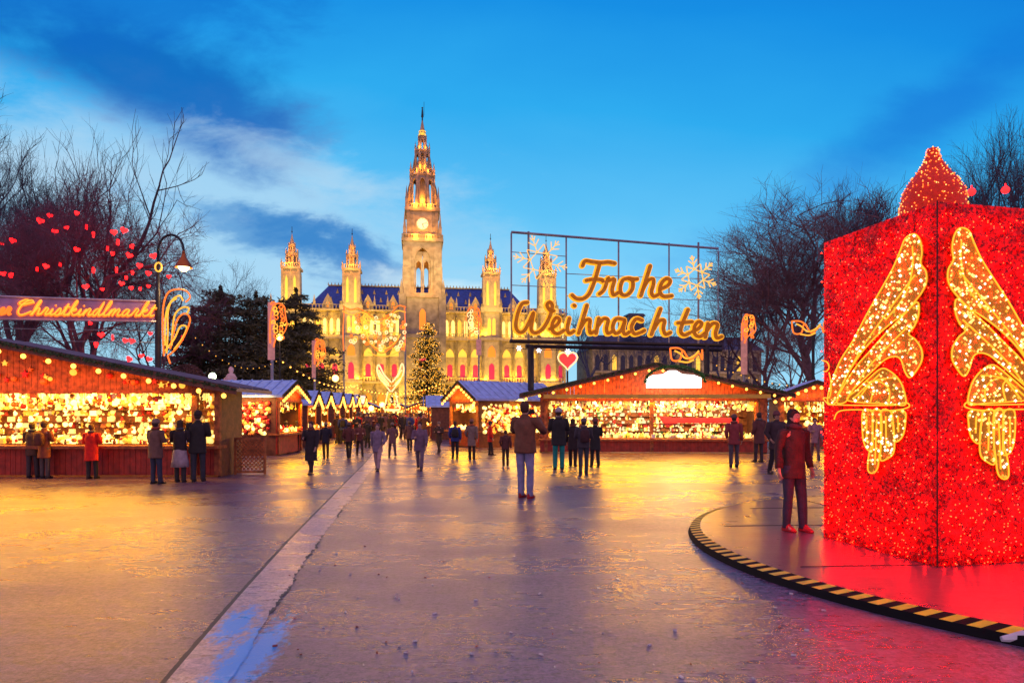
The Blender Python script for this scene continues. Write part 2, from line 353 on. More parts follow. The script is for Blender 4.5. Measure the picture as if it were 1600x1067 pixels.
for (o,dd,w,n) in ((A,LD,LWd,nL),(A,RD,RW,nR)):
    for k in range(700):
        a=rnd.random()*w; h=BT*rnd.random()**1.25*.97; r_=rnd.uniform(.005,.0095)
        (g if rnd.random()<.8 else g2).octa(o+dd*a+n*.042+Vector((0,0,h*.97+.02)),r_)
    for k in range(5200):
        a=rnd.random()*w; h=.02+(BT-.13)*rnd.random(); p=o+dd*a+Vector((0,0,h)); e1=(n*rnd.uniform(.4,1)+dd*rnd.gauss(0,.8)+Vector((0,0,rnd.gauss(-.2,.8)))).normalized(); q=p+e1*rnd.uniform(.02,.045); e2=e1.orthogonal().normalized()*rnd.uniform(.006,.014)
        i=hem.av([p-e2,p+e2,q]); hem.af((i,i+1,i+2))
    for k in range(int(w/.045)):   # frayed tinsel hem
        a=k*.045+rnd.random()*.02; p=o+dd*a+n*.02
        hem.tube([p+Vector((0,0,.09)),p+n*rnd.uniform(.0,.03)+Vector((0,0,.03-rnd.random()*.035))],[.03,.004],4)
tag(g.build('led_bulbs',glow('red_led',(1,.0018,.0004),190,True),bx),kind='stuff'); tag(g2.build('pale_led_bulbs',glow('pink_led',(1,.22,.12),1.3),bx),kind='stuff')
hem.build('tinsel_hem',m_red,bx)
# roof spire of the box (concave ogee)
dc=LV/2+RD*RW/2+Vector((0,0,BT-.10)); g=MB()
prof=[(.345,0),(.35,.17),(.345,.32),(.325,.43),(.275,.53),(.19,.65),(.125,.75),(.088,.83),(.062,.88),(.06,.93),(.045,.955),(.01,.97)]
g.lathe(dc,prof,20,.3); g.build('ogee_top',M('red_tinsel_cap',(.45,.01,.006),.55,emit=(1,.03,.005),es=.28,nz=(30,.6),bump=(40,1.0)),bx,True)
g=MB()
for k in range(520):
    t=rnd.random()**1.15; zz=.04+t*.93; r_=1
    for (ra,za),(rb,zb) in zip(prof,prof[1:]):
        if za<=zz<=zb: r_=ra+(rb-ra)*(zz-za)/(zb-za)
    a=rnd.random()*2*PI; g.mi=rnd.choice((0,0,1)); g.octa(dc+Vector((math.cos(a)*(r_+.008),math.sin(a)*(r_+.008),zz)),rnd.uniform(.006,.011))
tag(g.build('cap_bulbs',[glow('orange_led',(1,.16,.02),3),glow('gold_led',(1,.5,.12),2.4)],bx),kind='stuff')
# wings: outlines traced on the left face, mirrored to the right face
m_wfill=M('gold_brown_mesh',(.34,.13,.01),.6,emit=(.9,.28,.01),es=.28,nz=(40,.6),bump=(50,1))
wing={
 'feather1':[(1298,628),(1303,600),(1318,563),(1338,532),(1360,490),(1382,452),(1400,420),(1412,392),(1420,373),(1434,366),(1443,376),(1446,395),(1444,412),(1452,424),(1453,440),(1447,455),(1436,470),(1420,488),(1400,503),(1378,522),(1356,545),(1338,570),(1322,598),(1312,628)],
 'feather2':[(1312,628),(1325,600),(1345,570),(1365,548),(1390,520),(1415,495),(1438,472),(1441,490),(1434,510),(1425,522),(1435,530),(1445,545),(1446,562),(1438,578),(1427,590),(1419,580),(1413,562),(1403,557),(1388,562),(1370,578),(1350,597),(1335,612),(1326,628)],
 'scallop1':[(1330,626),(1345,608),(1362,592),(1382,576),(1396,580),(1409,592),(1417,608),(1420,632),(1396,631)],
 'plume1':[(1353,643),(1367,643),(1369,670),(1369,700),(1366,705),(1358,699),(1353,680)],
 'plume2':[(1369,643),(1381,643),(1383,675),(1379,712),(1376,732),(1368,739),(1361,733),(1363,708),(1368,690)],
 'plume3':[(1382,643),(1397,643),(1401,660),(1403,690),(1401,708),(1392,716),(1381,718),(1382,690)],
 'plume4':[(1399,643),(1419,643),(1420,660),(1417,678),(1410,688),(1403,688),(1401,665)]}
ribs=[[(1314,618),(1350,548),(1400,478),(1436,430)],[(1330,622),(1362,575),(1400,535),(1430,505)],[(1340,622),(1370,596),(1402,590)],[(1390,500),(1420,462),(1432,420),(1432,385)],[(1360,690),(1360,650)],[(1391,700),(1390,650)],[(1410,675),(1409,650)],[(1373,725),(1376,655)],[(1345,626),(1365,600),(1380,585)],[(1366,628),(1370,606),(1360,595)],[(1395,628),(1395,608),(1380,596),(1366,596)],[(1300,632),(1340,633),(1400,633),(1422,629),(1426,636),(1400,641),(1340,640),(1316,643),(1309,655)],
      [(1290,563),(1298,566),(1301,574),(1297,580),(1292,580)],[(1301,582),(1304,600),(1302,620),(1292,622),(1300,632)]]
def lp(px,py): return onplane(px,py,FE,nL)-FE      # local on left face
def to_face(px,py,right):
    p=lp(px,py); a=p.dot(LD); h=p.z
    if right: return RD*(a*RW/LWd*1.0)+Vector((0,0,h*1.0))
    return LD*a+Vector((0,0,h))
def mesh_fill(mb,poly,n,off,th):
    mb.extrude([p+n*off for p in poly],n*th)
for right in (False,True):
    n=nR if right else nL
    w=empty('wing',(0,0,0)); w.parent=bx
    fl=MB(); ol=MB(); bl=MB()
    for q,(k,pts) in enumerate(wing.items()):
        sm=smooth_line([(a,b_,0) for a,b_ in pts],4,True); p3=[to_face(p.x,p.y,right) for p in sm]
        mesh_fill(fl,p3,n,.022+.0012*q,.012)
        ring=[p+n*.045 for p in p3]; ol.tube(ring+[ring[0]],.0075,6)
        xs=[p.x for p in sm]; ys=[p.y for p in sm]
        for tr in range(1500):
            x=rnd.uniform(min(xs),max(xs)); y=rnd.uniform(min(ys),max(ys)); ins=False
            if tr>(max(xs)-min(xs))*(max(ys)-min(ys))/42: break
            for a in range(len(sm)):
                x1,y1,x2,y2=sm[a].x,sm[a].y,sm[a-1].x,sm[a-1].y
                if (y1>y)!=(y2>y) and x<(x2-x1)*(y-y1)/(y2-y1)+x1: ins=not ins
            if ins: bl.mi=rnd.choice((0,1,1,2)); bl.octa(to_face(x,y,right)+n*.05,rnd.uniform(.008,.021))
    for rb in ribs: ol.tube([to_face(p.x,p.y,right)+n*.052 for p in smooth_line([(a,b_,0) for a,b_ in rb],5)],.0075,6)
    fl.build('wing_panel',m_wfill,w); ol.build('light_rope',glow('gold_rope',(1,.40,.02),1.5),w); tag(bl.build('wing_bulbs',[glow('white_bulb',(1,.86,.6),3.2),glow('gold_bulb',(1,.6,.15),2.0),glow('olive_bulb',(.8,.55,.05),.7)],w),kind='stuff')

# ---------------------------------------------------------------- town hall
m_stone=M('sandstone',(.46,.39,.19),.85,nz=(.7,.4),bump=(3,.4)); m_stone2=M('sandstone_trim',(.55,.47,.26),.8,nz=(.9,.22)); m_gstone=M('grey_sandstone',(.33,.29,.20),.85,nz=(.6,.35),bump=(3,.3))
m_broof=M('blue_slate_roof',(.015,.07,.42),.5,nz=(1.2,.3),bump=(2,.3)); m_crest=M('gilded_cresting',(.5,.38,.12),.5)
m_wy=glow('lit_window_yellow',(1,.56,.06),1.15); m_wc=glow('lit_window_cream',(1,.70,.22),1.3); m_wr=glow('magenta_curtained_window',(.62,.02,.08),.75); m_wo=glow('orange_lit_opening',(1,.28,.02),.9)
m_wdk=M('dark_window',(.02,.025,.05),.15)
def arch_panel(mb,cx,z0,w,h,ow,sp,y,t,pointed=True):
    pts=[]; n=6
    for k in range(n+1):      # left half of the arch
        if pointed:
            a=PI-k/n*PI/3; pts.append((cx+ow/2+ow*math.cos(a),z0+sp+ow*math.sin(a)))
        else:
            a=PI-k/n*PI/2; pts.append((cx+ow/2*math.cos(a),z0+sp+ow/2*math.sin(a)))
    Lh=[(cx-ow/2,z0)]+pts; Rh=[(2*cx-x,z) for x,z in reversed(Lh[:-1])]; Aa=Lh+Rh
    O=[(cx-w/2,z0)]
    for x,z in pts:
        f=(z-z0-sp)/max(1e-6,pts[-1][1]-z0-sp)
        O.append((cx-w/2,z0+sp) if f==0 else ((cx-w/2,z0+h) if f<.75 else (cx-w/2+(w/2)*(f-.75)/.25,z0+h)))
    Or=[(2*cx-x,z) for x,z in reversed(O[:-1])]; O=O+Or; k=len(Aa)
    fa=mb.av([(x,y,z) for x,z in Aa]); fo=mb.av([(x,y,z) for x,z in O]); ba=mb.av([(x,y+t,z) for x,z in Aa]); bo=mb.av([(x,y+t,z) for x,z in O])
    for q in range(k-1):
        mb.af((fa+q,fa+q+1,fo+q+1,fo+q)); mb.af((ba+q+1,ba+q,bo+q,bo+q+1)); mb.af((fa+q+1,fa+q,ba+q,ba+q+1)); mb.af((fo+q,fo+q+1,bo+q+1,bo+q))
def win_pane(cx,z0,ow,sp,y,pointed=True,t=.15):
    mb=MB(); pts=[(cx-ow/2,z0)]; n=5
    for k in range(n+1):
        if pointed: a=PI-k/n*PI/3; pts.append((cx+ow/2+ow*math.cos(a),z0+sp+ow*math.sin(a)))
        else: a=PI-k/n*PI/2; pts.append((cx+ow/2*math.cos(a),z0+sp+ow/2*math.sin(a)))
    pts+= [(2*cx-x,z) for x,z in reversed(pts[:-1])]
    mb.extrude([Vector((x,y,z)) for x,z in pts],(0,t,0)); return mb
def pinnacle(mb,x,y,z,w,h):
    mb.box(x-w/2,x+w/2,y-w/2,y+w/2,z,z+h*.4); mb.lathe((x,y,z+h*.4),[(w*.75,0),(w*.55,h*.08),(w*.15,h*.5),(.03,h*.6)],4,PI/4)
TH=empty('town_hall',(-29.3,223,0),R(8),'floodlit sandstone town hall with one tall clock tower and four slim side towers','town hall')
wall=MB(); trim=MB(); HW=47.5
wall.box(-HW,HW,3,26,0,34.6)
for z0,z1,pr in ((11.2,11.9,.9),(25.4,26.6,1.0),(34.4,35.0,1.2)): trim.box(-HW,HW,-pr,3,z0,z1)
# balustrades
for zb,h,st in ((11.9,1.2,.9),(26.6,.9,.9),(35.0,1.3,1.05)):
    trim.box(-HW,HW,-.7,-.3,zb+h,zb+h+.22)
    s=-HW
    while s<HW: trim.box(s,s+.35,-.65,-.35,zb,zb+h); s+=st
bays=[b*sg for sg in (-1,1) for b in (9.0,13.2,17.4,27.9,32.1,36.3,46.0)]
wins=[]
for s in bays:
    w=4.2 if abs(s)<45 else 3.0
    arch_panel(wall,s,0,w,11.2,2.6,6.0,0,1.2); wins.append((win_pane(s,.5,2.7,5.6,1.8),m_wo if int(abs(s))%3 else m_wdk))
    arch_panel(wall,s,12.0,w,13.4,3.0,8.2,0,.9); 
    trim.box(s-1.5,s+1.5,.35,.8,19.2,20.0)
    arch_panel(trim,s,12.4,3.0,6.8,1.7,4.4,.35,.4,False)
    wins.append((win_pane(s,12.6,1.75,4.3,.9,False),m_wr)); wins.append((win_pane(s,20.0,2.9,.3,1.0),m_wy))
    trim.lathe((s,.6,21.2),[(.95,-.01),(.95,.0)],10) if False else None
    for q in (-1,1):
        arch_panel(wall,s+q*w/4,26.6,w/2,7.9,1.25,4.6,0,.8); wins.append((win_pane(s+q*w/4,27,1.3,4.2,1.0),m_wc if (int(s)+q)%3 else m_wy))
    for e_ in (-w/2,w/2):
        trim.box(s+e_-.3,s+e_+.3,-.6,.05,0,34.4); trim.lathe((s+e_,-.75,26.6),[(.28,0),(.28,5.5),(.5,6.2)],8)
    pinnacle(trim,s-w/2,-.5,36.2,.7,3.4)
# gable dormers over the parapet, lit
for s in (-17.4,-9.4,9.4,17.4,-30,30):
    trim.extrude([Vector((s-1.6,-.2,35)),Vector((s+1.6,-.2,35)),Vector((s+1.6,-.2,37)),Vector((s,-.2,40)),Vector((s-1.6,-.2,37))],(0,1.0,0))
    wins.append((win_pane(s,35.6,1.0,1.3,-.35),m_wo))
wall.build('wall',m_stone,TH); trim.build('stone_trim',m_stone2,TH)
for mb,mm_ in wins: mb.build('window',mm_,TH)
# main roof, hipped, with cresting and star dormers
g=MB(); s0,s1=-36.5,35.5; i=g.av([(s0,1.2,35.8),(s1,1.2,35.8),(s1,25,35.8),(s0,25,35.8),(s0+5.5,10,44.2),(s1-5.5,10,44.2),(s1-5.5,16,44.2),(s0+5.5,16,44.2)])
for f in ((0,1,5,4),(1,2,6,5),(2,3,7,6),(3,0,4,7),(4,5,6,7)): g.af(tuple(i+k for k in f))
roof=g.build('roof',m_broof,TH)
g=MB(); g.box(s0+5.4,s1-5.4,9.7,10.1,44.2,44.55); s=s0+5.4
while s<s1-5.5: g.lathe((s,9.9,44.5),[(.22,0),(.05,.9)],4); s+=1.1
g.build('ridge_cresting',m_crest,roof)
g=MB(); k=0; s=s0+7
while s<s1-6:
    for zz,yy_ in ((38.3,3.6),(41.4,6.9)):
        so_=s+(1.7 if zz>40 else 0)
        g.extrude([Vector((so_-.55,yy_,zz-.5)),Vector((so_+.55,yy_,zz-.5)),Vector((so_,yy_,zz+1.4))],(0,1.6,0))
    s+=4.0
g.build('roof_dormers',m_crest,roof)
for sg in (-1,1):    # low roofs of the outer pavilions
    a,b_=(36.8*sg,49*sg); lo,hi_=min(a,b_),max(a,b_)
    g=MB(); i=g.av([(lo,1.5,35.2),(hi_,1.5,35.2),(hi_,25,35.2),(lo,25,35.2),(lo+1,13,38.6),(hi_-1,13,38.6)])
    for f in ((0,1,5,4),(1,2,5),(2,3,4,5),(3,0,4)): g.af(tuple(i+k for k in f))
    g.build('pavilion_roof',m_broof,TH)
def ring_tier(st,gl,cx,cy,z0,z1,r,n,ow,pins=True,spread=0,rot=0,through=True):
    """one storey of n arched sides round (cx,cy)"""
    ap=r*math.cos(PI/n); side=2*r*math.sin(PI/n)
    for k in range(n):
        a=rot+2*PI*k/n
        T=Matrix.Translation((cx,cy,0))@Matrix.Rotation(a,4,'Z')@Matrix.Translation((0,-ap,0)); st.T=T; gl.T=T
        h=z1-z0; o=side*ow; arch_panel(st,0,z0,side,h,o,max(.3,h*.92-o*.87),0,.35*min(2,r/3))
        if not through: gl.box(-o*.5,o*.5,.5,.6,z0+.2,z1-.5)
    st.T=None; gl.T=None
    for k in range(n):
        a=rot+2*PI*(k+.5)/n-PI/2; x=cx+math.cos(a)*r; y=cy+math.sin(a)*r
        st.box(x-r*.09,x+r*.09,y-r*.09,y+r*.09,z0,z1+.3)
        if pins: pinnacle(st,x,y,z1+.3,r*.2,(z1-z0)*.42)
    rr=r*1.12; st.lathe((cx,cy,z1-.1),[(r,0),(rr,.25),(rr,.6),(r*.9,.8)],n,rot+PI/n-PI/2)
def slim_tower(s,yb,k=1.0,dz=0):
    t=empty('side_tower',(0,0,0)); t.parent=TH
    st=MB(); gl=MB(); h=2.8
    st.box(s-h-.3,s+h+.3,yb-.6,yb+7,0,35.5)
    for cx in (-1,1):
        for q in (-1,1): st.box(s+cx*(h+.2)-.45,s+cx*(h+.2)+.45,yb-1.0,yb-.1,0,37.2)
    for z0,z1 in ((11.2,11.9),(25.4,26.4),(34.6,36.2)): st.box(s-h-.8,s+h+.8,yb-1.15,yb+7,z0,z1)
    for zz,ow_,sp_,mm_ in ((12.6,1.8,3.8,m_wr),(20.0,2.4,1.6,m_wo),(27.2,1.1,4.6,m_wy),(2.5,1.6,5,m_wy)):
        for q in ((-.75,.75) if ow_<1.2 else (0,)):
            w_=win_pane(s+q,zz,ow_,sp_,yb-.72); w_.build('window',mm_,t)
    # shaft
    st.rings([[(s-a,yb+3-a,z),(s+a,yb+3-a,z),(s+a,yb+3+a,z),(s-a,yb+3+a,z)] for a,z in ((2.7,35.5),(2.6,46),(2.45,47.5))])
    for cx in (-1,1): st.box(s+cx*2.5-.35,s+cx*2.5+.35,yb+.0,yb+.6,36,48.0)
    st.box(s-.25,s+.25,yb+.15,yb+.45,36,47.5)
    for q in (-1.25,1.25):
        gl.extrude([Vector((s+q-.38,yb+.25,37)),Vector((s+q+.38,yb+.25,37)),Vector((s+q+.38,yb+.25,44)),Vector((s+q,yb+.25,45.2)),Vector((s+q-.38,yb+.25,44))],(0,.1,0))
    st.box(s-3.0,s+3.0,yb-.1,yb+6.0,47.2,47.9)
    for k_ in range(9): st.box(s-2.95+k_*.69,s-2.65+k_*.69,yb-.08,yb+.15,47.9,48.9)
    st.box(s-2.95,s+2.95,yb-.09,yb+.2,48.9,49.1)
    for cx in (-1,1): pinnacle(st,s+cx*2.75,yb+.2,47.9,.55,2.6)
    cy=yb+3
    ring_tier(st,gl,s,cy,48,52.2,1.85,8,.55,True)
    ring_tier(st,gl,s,cy,52.8,55.0,1.05,8,.55,True)
    st.lathe((s,cy,55.4),[(.95,0),(.6,1.0),(.25,2.4),(.08,3.6),(.03,4.0)],8)
    st.lathe((s,cy,47.9),[(.9,0),(.9,4.6),(.5,4.7),(.5,7.3)],8)
    st.build('tower_body',m_stone2,t); gl.build('lit_niche',m_wy,t)
    g=MB(); g.tube([(s,cy,59),(s,cy,61.2)],.09,5); g.ball((s,cy,59.6),.25); g.build('finial',m_dark,t)
    return t
for s,yb in ((-22.5,-2),(22.5,-2),(-41.3,-2),(41.3,-2)):
    slim_tower(s,yb)
    point('gallery_lamp',(s,yb-1.6,49.2),1000,AMB,.3,TH); point('gallery_lamp',(s,yb+.2,54.2),330,AMB,.3,TH)
    area('floodlight',(s,yb-7,36.4),(s,yb,42),3,900,(1,.62,.12),parent=TH)
# clock tower
T=empty('clock_tower',(0,0,0)); T.parent=TH
st=MB(); gl=MB(); cy=-.5; hw=6.2; yf=cy-hw
st.box(-hw-.3,hw+.3,yf,cy+hw,0,39)
for z0,z1 in ((11.2,12),(25.4,26.6),(38.2,39.6)): st.box(-hw-.9,hw+.9,yf-.7,cy+hw+.5,z0,z1)
for cx in (-1,1):
    st.box(cx*(hw+.1)-1.1,cx*(hw+.1)+1.1,yf-.9,yf+.6,0,39); pinnacle(st,cx*(hw+.4),yf-.5,39.5,1.0,4.5)
for k in range(4):     # see-through belfry shaft
    st.T=Matrix.Translation((0,cy,0))@Matrix.Rotation(k*PI/2,4,'Z')@Matrix.Translation((0,-5.9,0))
    arch_panel(st,0,39.5,10.4,16.6,5.0,10.3,0,1.0); arch_panel(st,-1.25,39.5,2.35,13.4,1.5,9.2,.5,.4); arch_panel(st,1.25,39.5,2.35,13.4,1.5,9.2,.5,.4)
    st.box(-3.1,-2.75,-.25,.05,39.5,50.2); st.box(2.75,3.1,-.25,.05,39.5,50.2)
    for q in (-1,1):
        st.box(q*3.9-.35,q*3.9+.35,-.3,.05,40,54.5)
    st.lathe((0,.7,52.0),[(1,0),(1,.02)],4) if False else None
    st.box(-6.4,6.4,-.7,.9,56,57); st.box(-6.3,6.3,-.65,-.4,58,58.25)
    for q in range(15): st.box(-6.2+q*.87,-5.85+q*.87,-.62,-.42,57,58)
st.T=None
for a in (-1,1):
    for b_ in (-1,1):
        x,y=a*5.05,cy+b_*5.05; st.rings([[(x-h,y-h,z),(x+h,y-h,z),(x+h,y+h,z),(x-h,y+h,z)] for h,z in ((1.35,39.2),(1.2,48),(1.05,48.2),(.95,57))]); pinnacle(st,a*5.6,cy+b_*5.6,57,1.0,8.5)
        pinnacle(st,a*5.0,cy+b_*5.0,67,.9,7)
# clock stage
st.rings([[(-a,cy-a,z),(a,cy-a,z),(a,cy+a,z),(-a,cy+a,z)] for a,z in ((5.0,57),(4.8,61),(4.9,66))])
for q in (-1,1): st.box(q*4.5-.5,q*4.5+.5,cy-5.3,cy-4.7,57,66.5); st.box(q*2.9-.25,q*2.9+.25,cy-5.1,cy-4.7,58,65.5)
st.box(-5.6,5.6,cy-5.6,cy+5.6,66,67); st.box(-5.5,5.5,cy-5.5,cy-5.2,68,68.2)
for q in range(13): st.box(-5.4+q*.87,-5.05+q*.87,cy-5.45,cy-5.25,67,68)
ring_tier(st,gl,0,cy,67,78,4.0,8,.52,True)
st.lathe((0,cy,67),[(2.0,0),(1.6,11.5)],8)
ring_tier(st,gl,0,cy,78.8,86.2,2.45,8,.5,True)
st.lathe((0,cy,78.8),[(1.1,0),(.9,7.5)],8)
ring_tier(st,gl,0,cy,87,90.6,1.4,8,.5,True)
st.lathe((0,cy,91.4),[(1.3,0),(1.0,1.0),(1.15,1.6),(.7,2.6),(.35,4.6),(.2,5.6)],8)
for k in range(8):    # raking buttresses between the tiers
    a=2*PI*(k+.5)/8-PI/2; c_,s_=math.cos(a),math.sin(a)
    st.tube([(c_*5.2,cy+s_*5.2,67),(c_*4.6,cy+s_*4.6,74),(c_*3.0,cy+s_*3.0,80)],[.5,.4,.2],4)
    st.tube([(c_*3.4,cy+s_*3.4,79),(c_*2.4,cy+s_*2.4,85),(c_*1.7,cy+s_*1.7,88.5)],[.35,.28,.12],4)
st.build('tower_body',m_gstone,T)
for zz,ow_,sp_,mm_ in ((13,2.2,5,m_wr),(28,2.0,5,m_wo),(4,3,3,m_wo)):
    win_pane(0,zz,ow_,sp_,yf-.12).build('window',mm_,T)
g=MB(); g.T=Matrix.Translation((0,cy-4.86,61.9))@Matrix.Rotation(PI/2,4,'X'); g.lathe((0,0,0),[(1.85,0),(1.85,.16)],32); ck=g.build('clock_face',glow('clock_dial',(1,.86,.45),.95),T)
g=MB(); g.tube([(math.cos(a*PI/16)*1.95,cy-5.0,61.9+math.sin(a*PI/16)*1.95) for a in range(33)],.17,6); g.build('clock_rim',m_stone2,ck)
g=MB()
for q in range(12): a=q*PI/6; g.tube([(math.cos(a)*1.4,cy-5.06,61.9+math.sin(a)*1.4),(math.cos(a)*1.7,cy-5.06,61.9+math.sin(a)*1.7)],.07,4)
g.build('hour_marks',m_dark,ck)
g=MB(); g.tube([(0,cy-5.08,61.9),(.35,cy-5.08,60.6)],.1,4); g.tube([(0,cy-5.1,61.9),(1.4,cy-5.1,62.2)],.07,4); g.build('clock_hands',m_dark,ck)
g=MB(); g.tube([(0,cy,96.5),(0,cy,98.0)],.25,6); g.ball((0,cy,98.2),.45); g.tube([(0,cy,98.3),(0,cy,100.6)],[.42,.22],6); g.ball((0,cy,101),.3); g.tube([(.5,cy,98.5),(.55,cy,103)],.06,4); g.build('finial_figure',m_dark,T)
# lamps of the tower galleries
for z,pw,yo in ((40.3,300,-8.0),(57.8,1500,-7.2),(67.8,1300,-6.4),(79.2,500,-4.3),(87.2,170,-2.8)):
    for sx in (-2.2,2.2): point('gallery_lamp',(sx*(1 if z<80 else .5),cy+yo,z),pw,AMB,.3,TH)
for z,pw in ((51,900),(70,2200),(81,700),(88.4,240),(93.8,120)): point('tower_lamp',(0 if z>60 else 0,cy+(-3 if z>60 else 0),z),pw,AMB,.4,TH)
g=MB(); g.lathe((0,cy,91.7),[(1.33,0),(1.05,.9),(1.18,1.6)],8,.1,cap=False); g.build('lit_crown',m_wy,T)
for sx,tz in ((-14,50),(14,50)): area('floodlight',(sx,-34,38),(0,0,tz),3,1700,(1,.58,.18),parent=TH,spread=R(60))
for s in range(-42,43,12):
    area('floodlight',(s,-15,6),(s,0,20),5,2200,(1,.55,.035),parent=TH,sy=2)
    area('floodlight',(s,-3.6,27.3),(s,0,33),6,1000,(1,.52,.03),parent=TH,sy=.5)
    area('floodlight',(s,-2.8,12.6),(s,.8,22),6,850,(1,.50,.03),parent=TH,sy=.5)

area('floodlight',(0,-24,6),(0,-6,24),5,1900,(1,.54,.05),parent=TH)
# grey building to the right of the town hall
GB=empty('grey_palace',(28,236,0),R(8),'unlit grey stone palace with dark slate roof behind the big lettering','building')
w_=MB(); w_.box(0,62,0,24,0,24)
for k in range(21): w_.box(k*3.05-.3,k*3.05+.3,-.7,0,0,24)
for z in (7.5,15.5,23.3): w_.box(-.5,62.5,-1.0,0,z,z+.7)
w_.build('wall',m_gstone,GB)
for k in range(20):
    for z0,mm_ in ((1,m_wo),(8.6,m_wdk),(16.6,m_wdk)): win_pane(k*3.05+1.52,z0,1.5,4.0,-.12).build('window',mm_ if (k*7+int(z0))%5 else m_wy,GB)
g=MB(); i=g.av([(-.5,-1,24.0),(62.5,-1,24.0),(62.5,24,24.0),(-.5,24,24.0),(2,8,29.5),(60,8,29.5),(60,16,29.5),(2,16,29.5)])
for f in ((0,1,5,4),(1,2,6,5),(2,3,7,6),(3,0,4,7),(4,5,6,7)): g.af(tuple(i+k for k in f))
rf=g.build('roof',M('dark_slate',(.05,.06,.11),.5),GB)
g=MB(); g.rings([[(a,-b2,z),(a2,-b2,z),(a2,6,z),(a,6,z)] for a,a2,b2,z in ((12.6,18.4,0,29),(12.8,18.2,0,35.2),(12.2,18.8,.5,35.6),(12.9,18.1,0,36.4))]); g.build('roof_pavilion',M('slate_pavilion',(.05,.06,.10),.5),GB)
area('floodlight',(30,-14,3),(30,0,12),40,4500,(1,.55,.22),parent=GB,sy=2)  # added fill light, warms the front of the unlit palace

# ---------------------------------------------------------------- trees
def bare_tree(px,Y,top,ext,seed,label,tw=1.0,trunk_r=.22,col=(.08,.07,.09),fork=.22,levels=6,group=None,upb=.25,first=5,mname=None,spread=1.0):
    H=hz(top,Y); base=Vector(gp(px,Y)); want=((ext[0]-px)/F*Y,(ext[1]-px)/F*Y)
    def grow(seed,levels):
        rr=random.Random(seed); tr=MB(); cr=MB(); seg=[]
        def br(p,d,ln,r,lv):
            segs=4 if lv<2 else (3 if lv<4 else 2); pts=[p.copy()]; rads=[r]; q=p.copy(); dd=d.copy()
            r2=random.Random(rr.random())
            for k in range(segs):
                dd=(dd+Vector((r2.gauss(0,.16),r2.gauss(0,.16),r2.gauss(0,.10)+upb*.12))).normalized(); q=q+dd*(ln/segs); pts.append(q.copy()); rads.append(r*(1-.45*(k+1)/segs))
            seg.append((pts,rads,lv))
            if lv>=levels: return
            n=(first if lv==0 else (4 if lv<4 else 5)); n=max(2,int(n*tw+r2.random()))
            for k in range(n):
                t=r2.uniform(.35,1) if lv>0 else r2.uniform(.6,1)
                if k==0: t=1
                i=min(segs-1,int(t*segs)); f=t*segs-i; st_=pts[i].lerp(pts[i+1],min(1,f)); sp_=r2.uniform(.55,1.0)*spread
                if lv==0: a=2*PI*k/n+r2.uniform(-.4,.4); side=Vector((math.cos(a),math.sin(a)*.8,.25+upb)).normalized(); sp_=spread*r2.uniform(.5,.95)
                else: side=Vector((r2.gauss(0,1),r2.gauss(0,1),r2.gauss(0,.45)+upb)).normalized()
                br(st_,(dd*(1-.3*spread)+side*sp_).normalized(),ln*r2.uniform(.58,.80)*(1.15 if lv==0 else 1),max(.002,r*(.46 if k else .62)),lv+1)
        br(Vector((0,0,-.1)),Vector((0,0,1)),10*fork,trunk_r/2,0)
        return seg
    best=None
    for q in range(14):
        sg=grow(seed+100*q,3); xs=[p.x for g_ in sg for p in g_[0]]; zs=max(p.z for g_ in sg for p in g_[0]); e=abs((min(xs)/max(.1,max(xs)))-(want[0]/want[1]))
        if best is None or e<best[0]: best=(e,seed+100*q)
    sg=grow(best[1],levels); xs=sorted(p.x for g_ in sg for p in g_[0]); zz=sorted(p.z for g_ in sg for p in g_[0]); m_=len(xs); kz=H/zz[int(m_*(.995 if tw<.8 else .975))]; kx=(want[1]-want[0])/(xs[int(m_*.975)]-xs[int(m_*.025)])
    tr=MB(); cr=MB()
    for pts,rads,lv in sg:
        n=6 if lv<1 else (5 if lv<3 else 3)
        (tr if lv<2 else cr).tube([Vector((p.x*kx,p.y*kx,p.z*kz)) for p in pts],[max(.0042*Y/50,r_*kz*.8) for r_ in rads],n,cap=False)
    t=empty('bare_tree',base,0,label,'tree',group)
    m=M(mname or 'bark_dark',col,.9,nz=(3,.3))
    tr.build('trunk',m,t); cr.build('crown',m,t)
    return t
TG='bare winter trees round the market'
def gp(px,Y): return ((px-800)/F*Y,Y,0)
def hz(py,Y): return CH+(HY-py)/F*Y
PU=dict(col=(.15,.07,.10),mname='bark_purple',group=TG); BRN=dict(col=(.17,.10,.11),mname='bark_brown',group=TG); BLU=dict(col=(.09,.10,.15),mname='bark_blue',group=TG)
bare_tree(135,50,180,(30,262),11,'tallest bare tree with thin open branches rising above the left stall',.78,.26,fork=.30,upb=.5,first=5,group=TG,levels=5)
bare_tree(5,46,232,(-110,112),5,'dense dark bare tree at the left edge of the photo',1.08,.30,(.06,.065,.09),mname='bark_black',group=TG)
bare_tree(140,40,325,(0,272),21,'broad purple brown bare tree full of red hearts behind the script banner',1.25,.24,fork=.2,upb=.05,**PU)
bare_tree(40,42,385,(-50,125),33,'low bushy bare tree with red hearts at far left behind the stall roof',.9,.2,fork=.2,**PU)
bare_tree(245,52,405,(195,340),8,'bare tree with red hearts directly behind the street lamp',.9,.2,fork=.2,**PU)
bare_tree(335,85,425,(285,400),14,'distant bare treetop between the street lamp and left side tower',.85,.25,**BLU)
bare_tree(1280,55,322,(1150,1412),17,'big spreading bare tree left of the red light box',1.1,.36,fork=.2,**BRN)
bare_tree(1370,58,322,(1290,1425),29,'bare treetop peeping over the left top edge of the red box',1.05,.3,**BLU)
bare_tree(1190,66,425,(1105,1275),41,'brownish bare tree behind the right end of the lettering',1.05,.26,fork=.2,**BRN)
